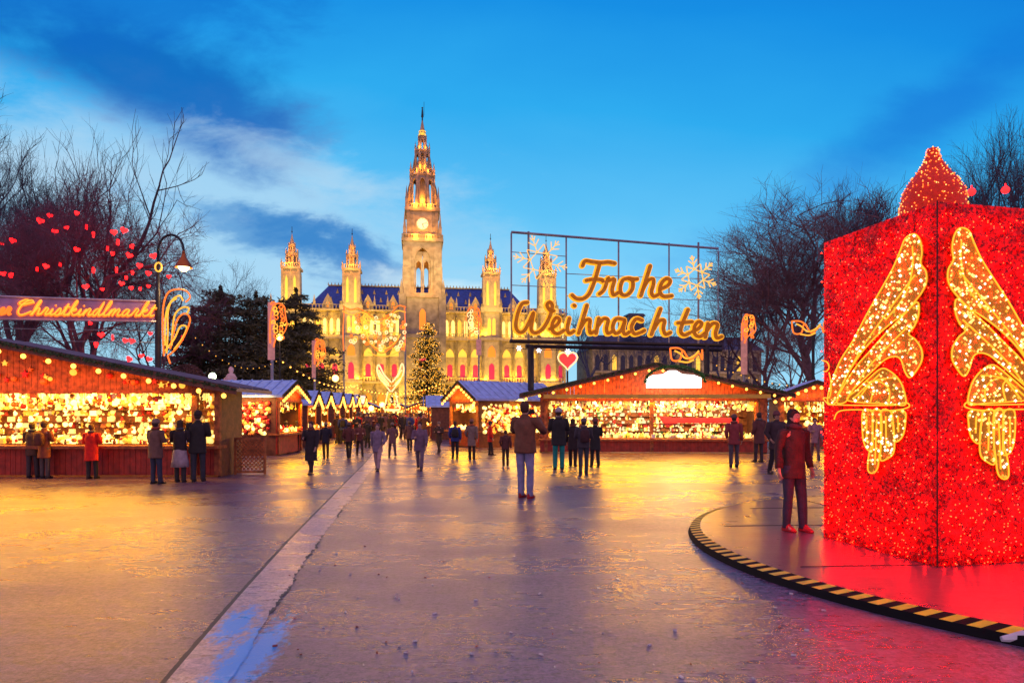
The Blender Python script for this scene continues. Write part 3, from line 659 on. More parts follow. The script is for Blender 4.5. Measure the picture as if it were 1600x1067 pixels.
bare_tree(1120,90,450,(1060,1185),52,'distant bare tree seen under the right snowflake',.85,.25,**BLU)
bare_tree(1020,110,492,(970,1070),57,'distant low bare tree behind the middle of the lettering',.85,.25,**BLU)
bare_tree(930,120,487,(895,968),58,'small distant bare tree between the two words and the facade',.8,.22,**BLU)
bare_tree(1245,46,475,(1180,1310),63,'low brown bare tree behind the right market stall',.9,.2,fork=.18,**BRN)
bare_tree(1620,34,205,(1500,1750),71,'tall dark bare tree behind the red box at the right edge',.95,.24,(.05,.055,.08),mname='bark_black',group=TG)
bare_tree(1530,40,240,(1470,1600),77,'narrow dark bare tree just right of the ogee top',.92,.2,(.05,.055,.08),mname='bark_black',group=TG)

m_need=M('conifer_needles',(.10,.11,.06),.85,nz=(2,.5)); m_need2=M('fir_needles',(.03,.06,.02),.85,nz=(2,.5)); m_tr=M('conifer_bark',(.05,.035,.03),.9)
def conifer(base,H,Rm,seed,label,layers=16,droop=.05,up=.15,leaf=.30,m=None,name='pine_tree',dens=1.0,top=.1,shape=.75):
    rr=random.Random(seed); t=empty(name,base,0,label,'tree'); tr=MB(); cr=MB()
    tr.tube([(0,0,0),(0,0,H*.5),(0,0,H)],[H*.018+.08,H*.012+.05,.02],7); tips=[]
    for L_ in range(layers):
        f=L_/(layers-1); z=H*(top+(1-top)*.97*f**.95); rad=Rm*(1-f)**shape+.12
        nb=int(9-3*f)
        for k in range(nb):
            a=rr.random()*2*PI; ln=rad*rr.uniform(.65,1.08); d=Vector((math.cos(a),math.sin(a),up*rr.uniform(-.3,1)-droop)); p0=Vector((0,0,z+rr.uniform(-.3,.3)*H/20))
            pts=[p0+d*ln*q/3+Vector((0,0,-.03*q*q*ln*droop*3)) for q in range(4)]; cr.tube(pts,[.05,.035,.02,.008],3,cap=False)
            n=int(ln*60*dens/leaf*.3)+12
            for q in range(n):
                u_=rr.uniform(.15,1)**.8; i=min(2,int(u_*3)); c=pts[i].lerp(pts[i+1],u_*3-i); w=ln*.22*(1.1-u_*.6)
                c=c+Vector((rr.gauss(0,w),rr.gauss(0,w),rr.gauss(0,.10*leaf*3))); l_=leaf*rr.uniform(.5,1.2); e1=Vector((rr.gauss(0,1),rr.gauss(0,1),rr.gauss(0,.5))).normalized()*l_; e2=Vector((rr.gauss(0,1),rr.gauss(0,1),rr.gauss(0,.5))).normalized()*l_*.35
                i=cr.av([c-e1*.5,c+e2*.5,c+e1*.5,c-e2*.5]); cr.af((i,i+1,i+2,i+3)); tips.append(c)
    tr.build('trunk',m_tr,t); cr.build('crown',m or m_need,t); return t,tips
conifer(gp(345,58),hz(447,58),5.6,3,'large dark conifer behind the second left market stall',18,.0,.3,.5,dens=1.5,shape=.5)
conifer(gp(400,62),hz(455,62),4.8,4,'dark conifer right of the large one beside the glowing street banner',18,.0,.3,.5,dens=1.5,shape=.45)
conifer(gp(462,66),hz(450,66),5.2,6,'leaning layered conifer whose boughs cross the left facade of the town hall',15,.12,.12,.5,dens=2.2,top=.2,shape=.5)
conifer(gp(302,60),hz(480,60),3.8,9,'lower conifer right behind the feather light ornament',13,.0,.3,.5,dens=1.4,shape=.5)
conifer(gp(432,70),hz(478,70),4.6,15,'broad low conifer filling the gap left of the layered one',13,.0,.3,.5,dens=1.5,shape=.4)
def hedge(x0,x1,Y,h,seed,label):
    rr=random.Random(seed); g=MB(); L0,L1=gp(x0,Y)[0],gp(x1,Y)[0]
    for k in range(int((L1-L0)*420)):
        x=rr.uniform(L0,L1); hh=h*(.75+.35*mnoise.noise(Vector((x*.35,seed,0)))+.12*mnoise.noise(Vector((x*1.7,seed,0)))); z=hh*rr.random()**.6; c=Vector((x,Y+rr.gauss(0,.6),z)); e1=Vector((rr.gauss(0,1),rr.gauss(0,1),rr.gauss(0,1))).normalized()*rr.uniform(.1,.24); e2=e1.orthogonal().normalized()*e1.length*.35
        i=g.av([c-e1,c+e2,c+e1,c-e2]); g.af((i,i+1,i+2,i+3))
    tag(g.build('hedge',M('hedge_leaves',(.10,.06,.055),.9,nz=(1,.5))),label,'hedge',kind='stuff')
hedge(1120,1640,64,5.5,3,'dark brown undergrowth below the bare trees at right')
hedge(-60,300,62,5.0,4,'dark brown undergrowth below the bare trees at left')
ct,tips=conifer(gp(668,115),hz(500,115),4.0,12,'tall christmas tree covered with small golden lights in front of the clock tower',26,.05,.12,.42,m=m_need2,name='christmas_tree',dens=2.2,top=.02,shape=.5)
ct['label']='tall christmas tree covered with small golden lights in front of the clock tower'
g=MB()
for k in range(5200):
    c=rnd.choice(tips); a=Vector((c.x,c.y,0)); 
    if a.length<.01: continue
    g.mi=rnd.choice((0,0,0,0,1)); g.octa(c+a.normalized()*.25,rnd.uniform(.05,.10))
tag(g.build('fairy_lights',[glow('amber_fairy_light',(1,.42,.03),1.6),glow('pale_fairy_light',(1,.60,.16),2)],ct),kind='stuff')
# red hearts hanging in the left trees, two on the right
m_heart=glow('red_heart_light',(1,.006,.006),9,True)
def heart_pts(s): 
    o=[]
    for k in range(20):
        t=k/20*2*PI; o.append(Vector((16*math.sin(t)**3*s/17,0,(13*math.cos(t)-5*math.cos(2*t)-2*math.cos(3*t)-math.cos(4*t))*s/17)))
    return o
g=MB(); hp=heart_pts(.135); g.extrude([p+Vector((0,-.05,0)) for p in hp],(0,.1,0)); hh=g.build('heart_lantern',m_heart)
tag(hh,'small glowing red heart hanging in the bare trees at left','lantern','red heart lanterns in the left trees')
hs=[(120,333),(78,337),(63,345),(104,356),(135,355),(146,366),(86,362),(178,363),(194,360),(184,379),(206,385),(168,388),(176,396),(202,399),(120,390),(218,415),(20,376),(3,381),(232,427),(207,426),(146,422),(94,413),(72,416),(58,420),(182,422),(197,434),(190,443),(134,448),(5,428),(17,430),(160,452),(205,450),(232,447),(264,432),(141,505),(176,527),(150,538),(158,523),(196,532),(206,533),(202,561),(221,556),(233,561),(235,521),(285,528),(219,451),(240,400)]
for k,(a,b_) in enumerate(hs):
    o=hh if k==0 else hh.copy()
    if k: COL.objects.link(o)
    o.location=P(a,b_,37+rnd.uniform(-1.5,1.5)); s=rnd.uniform(.75,1.45); o.scale=(s,1,s*.9); o.rotation_euler=(0,rnd.uniform(-.5,.5),rnd.uniform(-1.2,1.2))
for a,b_,l_ in ((1518,300,'red glowing ball in the dark tree next to the ogee top'),(1571,297,'red glowing ball in the tall tree at the right edge')):
    g=MB(); g.ball((0,0,0),.17,10,7); g.tube([(0,0,.15),(0,0,.3)],.02,5); o=tag(g.build('ball_lantern',m_heart,None,True),l_,'lantern'); o.location=P(a,b_,32)

# ---------------------------------------------------------------- market stalls
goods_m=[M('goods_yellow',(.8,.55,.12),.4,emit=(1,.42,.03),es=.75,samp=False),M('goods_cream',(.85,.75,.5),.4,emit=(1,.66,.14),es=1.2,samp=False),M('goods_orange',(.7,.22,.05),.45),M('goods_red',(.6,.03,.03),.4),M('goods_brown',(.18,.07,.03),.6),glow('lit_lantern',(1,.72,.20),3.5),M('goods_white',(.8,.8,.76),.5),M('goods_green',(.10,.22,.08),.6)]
def stall(name,loc,rz,hw,dep,ze,za,label,op,ctr,bulbs=9,red=False,over=.6,posts=(),gw=(5,6,2,1,3,4,0,0),ng=420,power=260,lc=(1,.52,.10),roofm=None,goods=True,garl=True,glabel='goods',hoz=None,bulb_r=.045,seed=1,group=None,side=0):
    """market chalet, gable to the front (local -Y). ze eave, za apex, op=(x0,x1,z0,z1) counter opening, ctr counter height"""
    rr=random.Random(seed); t=empty(name,loc,rz,label,'market stall',group)
    wl=m_redwood if red else m_wood
    x0,x1,z0,z1=op
    b_=MB(); b_.box(-hw,hw,dep-.08,dep,0,ze); b_.build('back_wall',m_wood,t)
    for q in (-1,1):
        b_=MB(); b_.box(min(q*hw,q*(hw-.07)),max(q*hw,q*(hw-.07)),.06,dep-.09,0,ze); b_.build('side_wall',m_dwood,t)
    b_=MB(); x=x0-.1
    b_.box(-hw,hw,.02,.06,.06,ctr-.1)
    xx=-hw
    while xx<hw-.05: w=rr.uniform(.12,.16); b_.box(xx,min(hw,xx+w-.012),0,.02,.05,ctr-.1); xx+=w
    b_.build('front_boards',m_redwood,t)
    b_=MB(); b_.box(-hw-.05,hw+.05,-.28,.35,ctr-.1,ctr-.02); b_.build('counter',m_wood,t)
    b_=MB(); b_.box(-hw,hw,0,.05,z1,ze); b_.build('lintel',m_wood,t)
    for px_ in posts:
        b_=MB(); b_.box(px_-.07,px_+.07,-.06,.07,.05,z1+.05); b_.build('post',m_wood,t)
    if op[0]>-hw+.15: b_=MB(); b_.box(-hw,x0,.01,.05,ctr,z1); b_.build('front_panel',wl,t)
    if op[1]<hw-.15: b_=MB(); b_.box(x1,hw,.01,.05,ctr,z1); b_.build('front_panel',wl,t)
    # gable filled with boards
    b_=MB(); sl=(za-ze)/(hw+over*.6); n=int(2*hw/.16)
    for k in range(n):
        a=-hw+2*hw*k/n; c=a+2*hw/n-.012; b_.extrude([Vector((a,-.02,ze)),Vector((c,-.02,ze)),Vector((c,-.02,za-abs(c)*sl-.06)),Vector((a,-.02,za-abs(a)*sl-.06))],(0,rr.uniform(.03,.05),0))
    b_.build('gable_boards',wl,t)
    # roof
    b_=MB(); hx=hw+over; zx=za-sl*hx
    for q in (-1,1):
        A_=[(0,-over,za),(q*hx,-over,zx),(q*hx,dep+.3,zx),(0,dep+.3,za)]
        i=b_.av(A_+[(x,y,z+.09) for x,y,z in A_])
        for f in ((0,1,2,3),(4,7,6,5),(0,4,5,1),(1,5,6,2),(2,6,7,3),(3,7,4,0)): b_.af(tuple(i+k for k in f))
        L_=math.hypot(hx,za-zx); yy_=-over+.2
        while yy_<dep+.2:
            b_.tube([(q*.02,yy_,za+.11),(q*hx,yy_,zx+.11)],.025,4); yy_+=.42
    rf=b_.build('roof',roofm or m_roofm,t)
    b_=MB()
    for q in (-1,1): b_.extrude([Vector((0,-over-.03,za+.10)),Vector((q*hx,-over-.03,zx+.10)),Vector((q*hx,-over-.03,zx-.08)),Vector((0,-over-.03,za-.08))],(0,.03,0))
    b_.build('barge_board',m_dwood,t)
    if garl:
        b_=MB()
        for q in (-1,1):
            for k in range(int(hx*40)):
                f=rr.random(); c=Vector((q*hx*f,-over-.06,za-(za-zx)*f+.05)); e1=Vector((rr.gauss(0,1),rr.gauss(0,.5),rr.gauss(0,1))).normalized()*.09; e2=e1.orthogonal().normalized()*.03
                i=b_.av([c-e1,c+e2,c+e1,c-e2]); b_.af((i,i+1,i+2,i+3))
        b_.build('fir_garland',m_garl,t)
    for k in range(bulbs):
        for q in (-1,1):
            f=(k+.5)/bulbs; b_=MB(); b_.ball((0,0,0),bulb_r,8,5); o=None
            if k==0 and q==-1: o=b_.build('bulb',m_bulb,t,True); first=o
            else: o=first.copy(); COL.objects.link(o)
            o.location=(q*hx*f,-over-.02,za-(za-zx)*f-.17)
    # lights
    area('stall_lamp',(0,dep*.3,z1-.05),(0,dep*.75,ctr),hw*1.6,power*.6,lc,parent=t,sy=.4)
    area('stall_lamp',(0,-.1,z1-.02),(0,-2.6,-.4),hw*1.8,power*1.35,(1,.42,.0),parent=t,sy=.25)
    area('gable_lamp',(0,-over*.85,ze+.05),(0,0,ze+(za-ze)*.4),hw*1.5,power*.20,(1,.20,.008),parent=t,sy=.1)
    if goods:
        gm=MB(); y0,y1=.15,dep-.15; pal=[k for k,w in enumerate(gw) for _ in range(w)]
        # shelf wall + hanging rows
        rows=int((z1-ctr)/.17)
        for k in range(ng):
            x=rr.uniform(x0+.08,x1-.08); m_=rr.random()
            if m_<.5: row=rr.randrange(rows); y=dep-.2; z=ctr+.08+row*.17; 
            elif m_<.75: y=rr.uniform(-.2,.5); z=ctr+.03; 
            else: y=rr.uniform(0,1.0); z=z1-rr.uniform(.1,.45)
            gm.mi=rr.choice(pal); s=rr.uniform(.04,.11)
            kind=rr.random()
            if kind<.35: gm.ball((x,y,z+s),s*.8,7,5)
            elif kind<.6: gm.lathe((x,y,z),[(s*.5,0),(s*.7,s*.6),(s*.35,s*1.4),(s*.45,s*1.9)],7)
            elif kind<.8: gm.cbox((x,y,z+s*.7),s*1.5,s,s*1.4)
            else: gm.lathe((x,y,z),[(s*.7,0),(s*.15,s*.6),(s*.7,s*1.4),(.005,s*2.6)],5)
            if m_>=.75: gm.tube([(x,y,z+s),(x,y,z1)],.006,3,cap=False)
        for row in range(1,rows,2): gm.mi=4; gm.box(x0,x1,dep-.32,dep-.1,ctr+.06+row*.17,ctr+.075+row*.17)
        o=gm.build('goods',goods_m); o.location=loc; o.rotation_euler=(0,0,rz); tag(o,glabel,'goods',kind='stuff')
    return t
# big left stall
YL=18.1; mp=YL/F
cx=(-25-800)*mp
LS=stall('market_stall',(cx,YL,0),0,6.25,1.5,2.30,3.62,'large wooden market chalet at left with long bright counter of lanterns',(-6.15,6.15,.78,2.22),.86,11,posts=(-6.2,-1.6,5.6,6.2),ng=2300,power=410,glabel='golden lanterns glass balls and candles crowding the big left stall',seed=2,over=.75,gw=(6,8,3,2,3,4,1,0),bulb_r=.064,roofm=M('dark_metal_roof',(.13,.14,.19),.5,.2))
# decorations on its gable
dk=[]
for k in range(34):
    x=rnd.uniform(-.5,5.9); z=rnd.uniform(2.4,max(2.45,3.45-abs(x)*.2)); g=MB(); s=rnd.uniform(.06,.13)
    if k%2: g.extrude([Vector((math.sin(q*PI/5)*(s if q%2==0 else s*.4),-.10,z+math.cos(q*PI/5)*(s if q%2==0 else s*.4))) for q in range(10)],(0,.05,0))
    else: g.ball((x*0,-.1,z),s*.7,8,6)
    o=g.build('gable_ornament',[goods_m[3],goods_m[2],m_gold][k%3],LS); o.location.x=x
# side display window right of the post is part of the opening; dark barrel-shaped cart by the corner
# lattice fence
ft=empty('lattice_panel',G(366,741),R(4),'small wooden lattice fence panel standing at the right end of the big left stall','fence'); g=MB()
W_,H_=.86,1.02
for (x0,x1,z0,z1) in ((0,.06,0,H_),(W_-.06,W_,0,H_),(.06,W_-.06,0.04,.1),(.06,W_-.06,H_-.06,H_)): g.box(x0,x1,-.025,.025,z0,z1)
g.build('frame',m_wood,ft)
g=MB()
for sgn in (1,-1):
    k=-8
    while k<16:
        pts=[]; b0=k*.11
        for q in range(41):
            x=.06+(W_-.12)*q/40; z=b0+(x if sgn>0 else W_-x)
            if .1<=z<=H_-.06: pts.append((x,.009*sgn,z))
        if len(pts)>1: g.tube([pts[0],pts[-1]],.014,4)
        k+=1
g.build('slats',m_wood,ft)
# second left stall: ridge along X, gable to the aisle
def turned(name,loc,rz,*a,**k): return stall(name,loc,rz,*a,**k)
stall('market_stall',(-9.3,28.6,0),R(90),1.55,4.0,2.35,2.98,'left aisle stall with pale ribbed metal roof and red goods',(-1.3,1.3,.85,2.15),.9,7,red=True,ng=330,power=120,over=.3,posts=(-1.45,1.45),glabel='red and gold goods in the stall with the ribbed roof',gw=(4,4,3,6,1,4,0,0),seed=5,bulb_r=.06)
# its long side faces the camera: open shutter display
g=MB(); rr=random.Random(4)
for k in range(300): 
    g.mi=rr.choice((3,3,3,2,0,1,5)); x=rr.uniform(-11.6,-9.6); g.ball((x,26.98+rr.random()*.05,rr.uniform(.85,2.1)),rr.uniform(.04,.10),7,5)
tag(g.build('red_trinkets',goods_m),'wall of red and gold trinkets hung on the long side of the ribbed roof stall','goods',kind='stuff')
area('stall_lamp',(-10.6,26.4,2.3),(-10.6,27.0,1.2),2.2,60,(1,.5,.12),sy=.2)
# stalls along the aisle, left then right
aisle=[(-10.15,34.7),(-10.95,40),(-12.0,47),(-13.0,54),(-14.3,62),(-15.6,71)]
ordn=['nearest','second','third','fourth','fifth','farthest']
proto=stall('market_stall',(aisle[0][0],aisle[0][1],0),R(98),1.5,3.2,2.1,2.75,'nearest small chalet in the left aisle row behind the ribbed roof stall',(-1.25,1.25,.85,1.95),.9,6,ng=160,power=110,over=.3,glabel='small lit wares of the nearest left aisle chalet',gw=(5,5,3,3,1,5,0,0),seed=9,bulb_r=.07,group='small chalets along the aisle')
pg=[o for o in bpy.data.objects if o.name.startswith('goods')][-1]
def dup_stall(loc,rz,lab,glab,sc=1.0):
    c=copy_tree(proto); c.location=loc; c.rotation_euler=(0,0,rz); c['label']=lab; c.scale=(sc,)*3
    o=pg.copy(); COL.objects.link(o); o.location=loc; o.rotation_euler=(0,0,rz); o['label']=glab; o.scale=(sc,)*3
    return c
for k,(x,y) in enumerate(aisle[1:]):
    dup_stall((x,y,0),R(98),f'{ordn[k+1]} small chalet counted along the left aisle row',f'lit wares of the {ordn[k+1]} left aisle chalet',1.04+.05*k)
# rotated stall on the right of the aisle
stall('market_stall',((-1.6-3.2)/2-.05,34.25,0),math.atan2(2.5,-1.6)+PI,1.5,4.6,2.35,3.22,'chalet with blue ribbed metal roof turned towards the aisle behind the standing man',(-1.25,1.25,.8,2.15),.85,7,ng=300,power=150,over=.3,glabel='bright wares under the blue ribbed roof chalet',gw=(6,6,3,2,1,5,0,0),seed=12,bulb_r=.065)
th_=math.atan2(2.5,-1.6)+PI; bl0=Vector(((-1.6-3.2)/2-.05,34.25,0)); Rm_=Matrix.Rotation(th_,3,'Z'); g=MB(); rr=random.Random(8)
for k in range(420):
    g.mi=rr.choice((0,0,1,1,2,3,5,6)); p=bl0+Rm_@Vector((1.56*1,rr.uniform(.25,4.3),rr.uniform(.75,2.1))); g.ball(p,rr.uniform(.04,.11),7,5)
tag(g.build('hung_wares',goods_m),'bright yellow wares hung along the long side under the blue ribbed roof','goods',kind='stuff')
p=bl0+Rm_@Vector((2.1*1,2.3,2.25)); q=bl0+Rm_@Vector((1.6*1,2.3,1.0)); area('stall_lamp',p,q,.3,110,(1,.45,.04),sy=3.6); q=bl0+Rm_@Vector((4.2*1,2.3,0)); area('stall_lamp',p,q,3.0,200,(1,.42,.02),sy=.3)
rx=[(-5.4,45),(-6.6,53),(-7.9,62),(-9.3,72)]
for k,(x,y) in enumerate(rx): dup_stall((x,y,0),R(-82),f'{ordn[k]} small chalet counted along the right aisle row',f'lit wares of the {ordn[k]} right aisle chalet',1.0+.05*k)
for k,(x,y) in enumerate([(-22,84),(-18.6,86),(-15.2,88),(-11.8,88),(-8.4,88),(-5.0,87),(-1.6,86),(2.2,84)]):
    dup_stall((x,y,0),R(6),f'chalet number {k+1} from left in the cross row before the town hall',f'lit wares of chalet {k+1} in the cross row',1.1)
# big right stall
YR=28.8; mr_=YR/F
RS=stall('market_stall',((1020-800)*mr_,YR,0),R(-3),4.75,2.8,2.46,3.66,'wide market chalet at right with white lit sign in its gable',(-4.45,4.45,.55,2.2),.62,10,posts=(-4.5,-.05,4.3),ng=1500,power=480,lc=(1,.74,.36),glabel='white and red crafts filling the wide right stall',gw=(4,9,1,4,0,3,12,2),seed=21,over=.85,roofm=M('dark_shingle',(.06,.04,.035),.8),bulb_r=.055)
g=MB(); xs=.75; pts=[(xs-1.1,2.72),(xs+1.1,2.72),(xs+1.12,3.12),(xs+.8,3.24),(xs+.35,3.27),(xs+.1,3.42),(xs-.2,3.42),(xs-.45,3.27),(xs-.85,3.24),(xs-1.12,3.1)]
g.extrude([Vector((x-.05,-.97,z)) for x,z in pts],(0,.06,0)); g.build('lit_sign',glow('white_sign_panel',(1,1,.95),4,True),RS)
g=MB(); 
for k in range(300):
    f=rnd.random(); a=PI*f; c=Vector((xs+math.cos(a)*1.2,-.98,2.95+math.sin(a)*.66)); e1=Vector((rnd.gauss(0,1),rnd.gauss(0,.4),rnd.gauss(0,1))).normalized()*.1; e2=e1.orthogonal().normalized()*.03; i=g.av([c-e1,c+e2,c+e1,c-e2]); g.af((i,i+1,i+2,i+3))
g.build('sign_garland',M('green_garland',(.06,.22,.04),.7),RS)
g=MB(); g.box(-4.6,4.6,-.9,-.84,2.3,2.46); g.build('yellow_fascia',M('yellow_fascia',(.7,.45,.05),.5),RS)
g=MB(); g.box(.6,3.9,1.2,1.3,1.25,1.5); g.extrude([Vector((.4,1.25,1.6)),Vector((1.3,1.25,1.45)),Vector((1.3,1.25,1.25)),Vector((.8,1.25,1.05))],(0,.05,0))
o=g.build('red_banner',goods_m[3]); o.location=RS.location; o.rotation_euler=RS.rotation_euler; tag(o,'long red cloth banner hanging inside the wide right stall','banner')
# stall at far right behind platform
dup_stall((14.7,33.0,0),R(-14),'small chalet partly hidden by the left edge of the red box','warm wares of the chalet beside the red box',1.15)

# ---------------------------------------------------------------- big lettering on its gantry
SP0=Vector((0,35,0)); SP1=Vector((11.75,38.7,0)); SD=(SP1-SP0).normalized(); SN=Vector((SD.y,-SD.x,0))
def sgn(px,py,off=0): return onplane(px,py,SP0,SN)+SN*off
fr=empty('sign_gantry',(sgn(830,600).x,sgn(830,600).y,0),0,'dark steel gantry with tall open grid that carries the big greeting','gantry')
fo=fr.location.copy()
g=MB()
def bar(mb,a,b_,r,off=.12): mb.tube([sgn(*a,off=-off)-fo,sgn(*b_,off=-off)-fo],r,5)
for x,y0,y1,r_ in ((800,363,534,.045),(827,361,560,.06),(886,370,535,.045),(968,376,536,.05),(1047,379,538,.045),(1093,378,540,.06),(1124,387,540,.03)): bar(g,(x,y0),(x,y1),r_)
bar(g,(800,362),(1124,388),.07); 
for a,b_ in (((800,393),(886,400)),((800,445),(886,449)),((886,427),(968,431)),((886,462),(968,464)),((968,431),(1124,436)),((968,463),(1124,470)),((1093,427),(1124,427))): bar(g,a,b_,.022)
g.build('grid_frame',m_steel,fr)
g=MB(); bar(g,(797,533),(1128,540),.10,.05); bar(g,(822,541),(1128,547),.10,.05); g.build('beam',m_dark,fr)
for x in (830,1105):
    g=MB(); p=sgn(x,540,-.05)-fo; g.tube([p,Vector((p.x,p.y,0))],.16,8); g.tube([Vector((p.x,p.y,0)),Vector((p.x,p.y,.1))],.35,8); g.build('post',m_dark,fr)
m_lf=M('ochre_letter_face',(.50,.18,.01),.5,emit=(1,.33,.005),es=.18,nz=(6,.2)); m_lo=glow('letter_outline_glow',(1,.44,.015),1.05)
def disc_stroke(mb,pts,w,f,off,th):
    """ribbon of width w along pts (2D), f maps (x,y,off)->3D; flat thick stroke with round ends"""
    pts=smooth_line([(a,b_,0) for a,b_ in pts],5); n=len(pts); Lp=[];Rp=[]
    for k in range(n):
        d=(pts[min(k+1,n-1)]-pts[max(k-1,0)]); d.normalize(); nn_=Vector((-d.y,d.x,0)); Lp.append(pts[k]+nn_*w/2); Rp.append(pts[k]-nn_*w/2)
    def seg(a,b_,c,d):
        q=[f(p.x,p.y,off) for p in (a,b_,c,d)]; q2=[f(p.x,p.y,off-th) for p in (a,b_,c,d)]
        i=mb.av(q+q2)
        for ff in ((0,1,2,3),(7,6,5,4),(0,4,5,1),(1,5,6,2),(2,6,7,3),(3,7,4,0)): mb.af(tuple(i+k for k in ff))
    for k in range(n-1): seg(Lp[k],Lp[k+1],Rp[k+1],Rp[k])
    for c in [pts[0],pts[-1]]+pts[3:-3:3]:
        poly=[Vector((c.x+math.cos(a*PI/5)*w/2,c.y+math.sin(a*PI/5)*w/2,0)) for a in range(10)]
        q=[f(p.x,p.y,off) for p in poly]; i=mb.av(q+[f(p.x,p.y,off-th) for p in poly]); mb.af(tuple(range(i,i+10))); 
        for k in range(10): mb.af((i+k,i+10+k,i+10+(k+1)%10,i+(k+1)%10))
cc=lambda l:[(780+a/4.444,340+b_/4.444) for a,b_ in l]
LET=[('F',[[(572,338),(590,306),(640,312),(700,318),(750,314),(795,322)],[(690,322),(668,400),(645,470),(615,535),(575,566),(530,566),(500,542)],[(598,440),(650,432),(705,436),(712,446)]]),
('r',[[(690,532),(722,500),(748,424),(756,440),(792,432),(776,500),(786,540),(822,522)]]),
('o',[[(888,425),(850,438),(832,490),(842,535),(880,540),(915,500),(918,445),(888,425),(930,432),(950,430)]]),
('h',[[(1040,340),(1012,430),(975,545)],[(985,510),(1020,445),(1058,430),(1062,465),(1048,520),(1065,550),(1098,536)]]),
('e',[[(1108,500),(1160,475),(1178,442),(1152,428),(1118,460),(1106,515),(1132,550),(1190,546)]]),
('W',[[(190,592),(150,605),(120,680),(110,760),(135,798),(170,785),(205,720),(232,662),(222,720),(216,780),(245,803),(295,775),(340,700),(362,620),(345,590),(325,612),(350,650),(372,650)]]),
('e',[[(345,775),(392,748),(412,712),(388,697),(362,740),(366,790),(400,808),(442,785)]]),
('i',[[(480,702),(466,770),(480,806),(512,790)],[(513,612),(518,616)]]),
('h',[[(602,612),(576,700),(545,805)],[(560,765),(590,718),(622,712),(618,760),(626,804),(655,792)]]),
('n',[[(684,702),(665,806)],[(676,755),(715,706),(748,715),(737,770),(747,806),(776,792)]]),
('a',[[(862,712),(805,706),(780,762),(800,806),(840,782),(865,715),(852,780),(866,812),(896,796)]]),
('c',[[(984,716),(942,706),(910,760),(930,808),(976,798),(1000,785)]]),
('h',[[(1112,636),(1080,720),(1048,814)],[(1065,775),(1100,722),(1138,718),(1130,770),(1146,812),(1180,800)]]),
('t',[[(1302,642),(1266,730),(1250,790),(1275,818),(1312,803)],[(1232,734),(1330,726)]]),
('e',[[(1330,795),(1376,770),(1396,738),(1372,726),(1346,762),(1350,812),(1385,828),(1418,804)]]),
('n',[[(1440,738),(1422,832)],[(1432,785),(1472,738),(1506,746),(1492,800),(1502,838),(1536,828)]])]
wd={}
for k,(ch,strokes) in enumerate(LET):
    word='frohe_word' if k<5 else 'greeting_word'
    if word not in wd: wd[word]=empty('lettering',fo,0,'glowing gold handwritten word '+('Frohe on the upper grid' if k<5 else 'Weihnachten along the lower beam'),'lettering')
    ou=MB(); fi=MB(); f=lambda x,y,o: sgn(x,y,o)-fo
    for s_ in strokes:
        if len(s_)==2 and ch=='i':
            d1=MB(); d2=MB(); disc_stroke(d1,cc(s_),9.0,f,.10,.12); disc_stroke(d2,cc(s_),5.6,f,.16,.05); o=d1.build('letter_dot',m_lo,wd[word]); d2.build('letter_face',m_lf,o); continue
        disc_stroke(ou,cc(s_),9.0,f,.10,.12); disc_stroke(fi,cc(s_),5.6,f,.16,.05)
    o=ou.build('letter',m_lo,wd[word]); fi.build('letter_face',m_lf,o)
def snowflake(name,c,r,rot,m,label,th=.05,f=None):
    mb=MB(); 
    def ln(a,b_): mb.tube([f(a),f(b_)],th,5)
    for k in range(6):
        a=rot+k*PI/3; d=Vector((math.cos(a),math.sin(a),0)); n=Vector((-d.y,d.x,0)); C_=Vector((c[0],c[1],0))
        for s_ in (-1,1): 
            ln(C_+d*r*.38+n*s_*r*.0,C_+d*r*.38+(d*.2+n*s_*.32)*r); ln(C_+d*r*.62,C_+d*r*.82+n*s_*r*.2); ln(C_+d*r*.82,C_+d*r*.96+n*s_*r*.10)
        ln(C_+d*r*.34,C_+d*r)
        d2=Vector((math.cos(a+PI/3),math.sin(a+PI/3),0)); ln(C_+d*r*.38,C_+d2*r*.38)
        mb.octa(f(C_+d*r),th*2.0); mb.octa(f(C_+d*r*.62),th*2.2)
    return tag(mb.build(name,m),label,'light decoration')
m_sf=glow('pale_gold_light',(1,.50,.10),1.2)
snowflake('snowflake_light',(843,410),42,R(12),m_sf,'golden snowflake light on the left end of the gantry grid',.024,lambda p:sgn(p.x,p.y,.12))
snowflake('snowflake_light',(1085,434),33,R(20),m_sf,'golden snowflake light on the right end of the gantry grid',.034,lambda p:sgn(p.x,p.y,.12))

# ---------------------------------------------------------------- street lamp with script banner
YP=25.; pb=P(247,585,YP); lp_=empty('street_lamp',(pb.x,YP,0),0,'tall dark street lamp with curved crook and glowing bell shade','street lamp')
o_=Vector((pb.x,YP,0)); g=MB(); zt=hz(392,YP)
g.tube([(0,0,0),(0,0,.5),(0,0,.55),(0,0,hz(455,YP)),(0,0,hz(452,YP)),(0,0,zt)],[.16,.16,.12,.10,.065,.05],10)
xr=(287-247)/F*YP/2; ar=[(xr-math.cos(a)*xr,0,zt+math.sin(a)*xr*1.25) for a in [PI*k/14 for k in range(15)]]; g.tube(ar+[(2*xr,0,zt-.15)],.045,8); g.build('pole',m_dark,lp_,True)
g=MB(); g.lathe((2*xr,0,zt-.62),[(.30,.0),(.27,.12),(.15,.30),(.08,.42),(.05,.55)],16,cap=False); g.lathe((2*xr,0,zt-.1),[(.06,0),(.04,.12)],10); sh=g.build('lamp_shade',M('copper_shade',(.45,.13,.03),.4,.6),lp_,True)
g=MB(); g.ball((2*xr,0,zt-.56),.20,12,8); g.build('globe',glow('lamp_globe',(1,.70,.30),9),sh,True)
point('street_lamp_light',(pb.x+2*xr,YP,zt-.85),160,(1,.6,.25),.2)
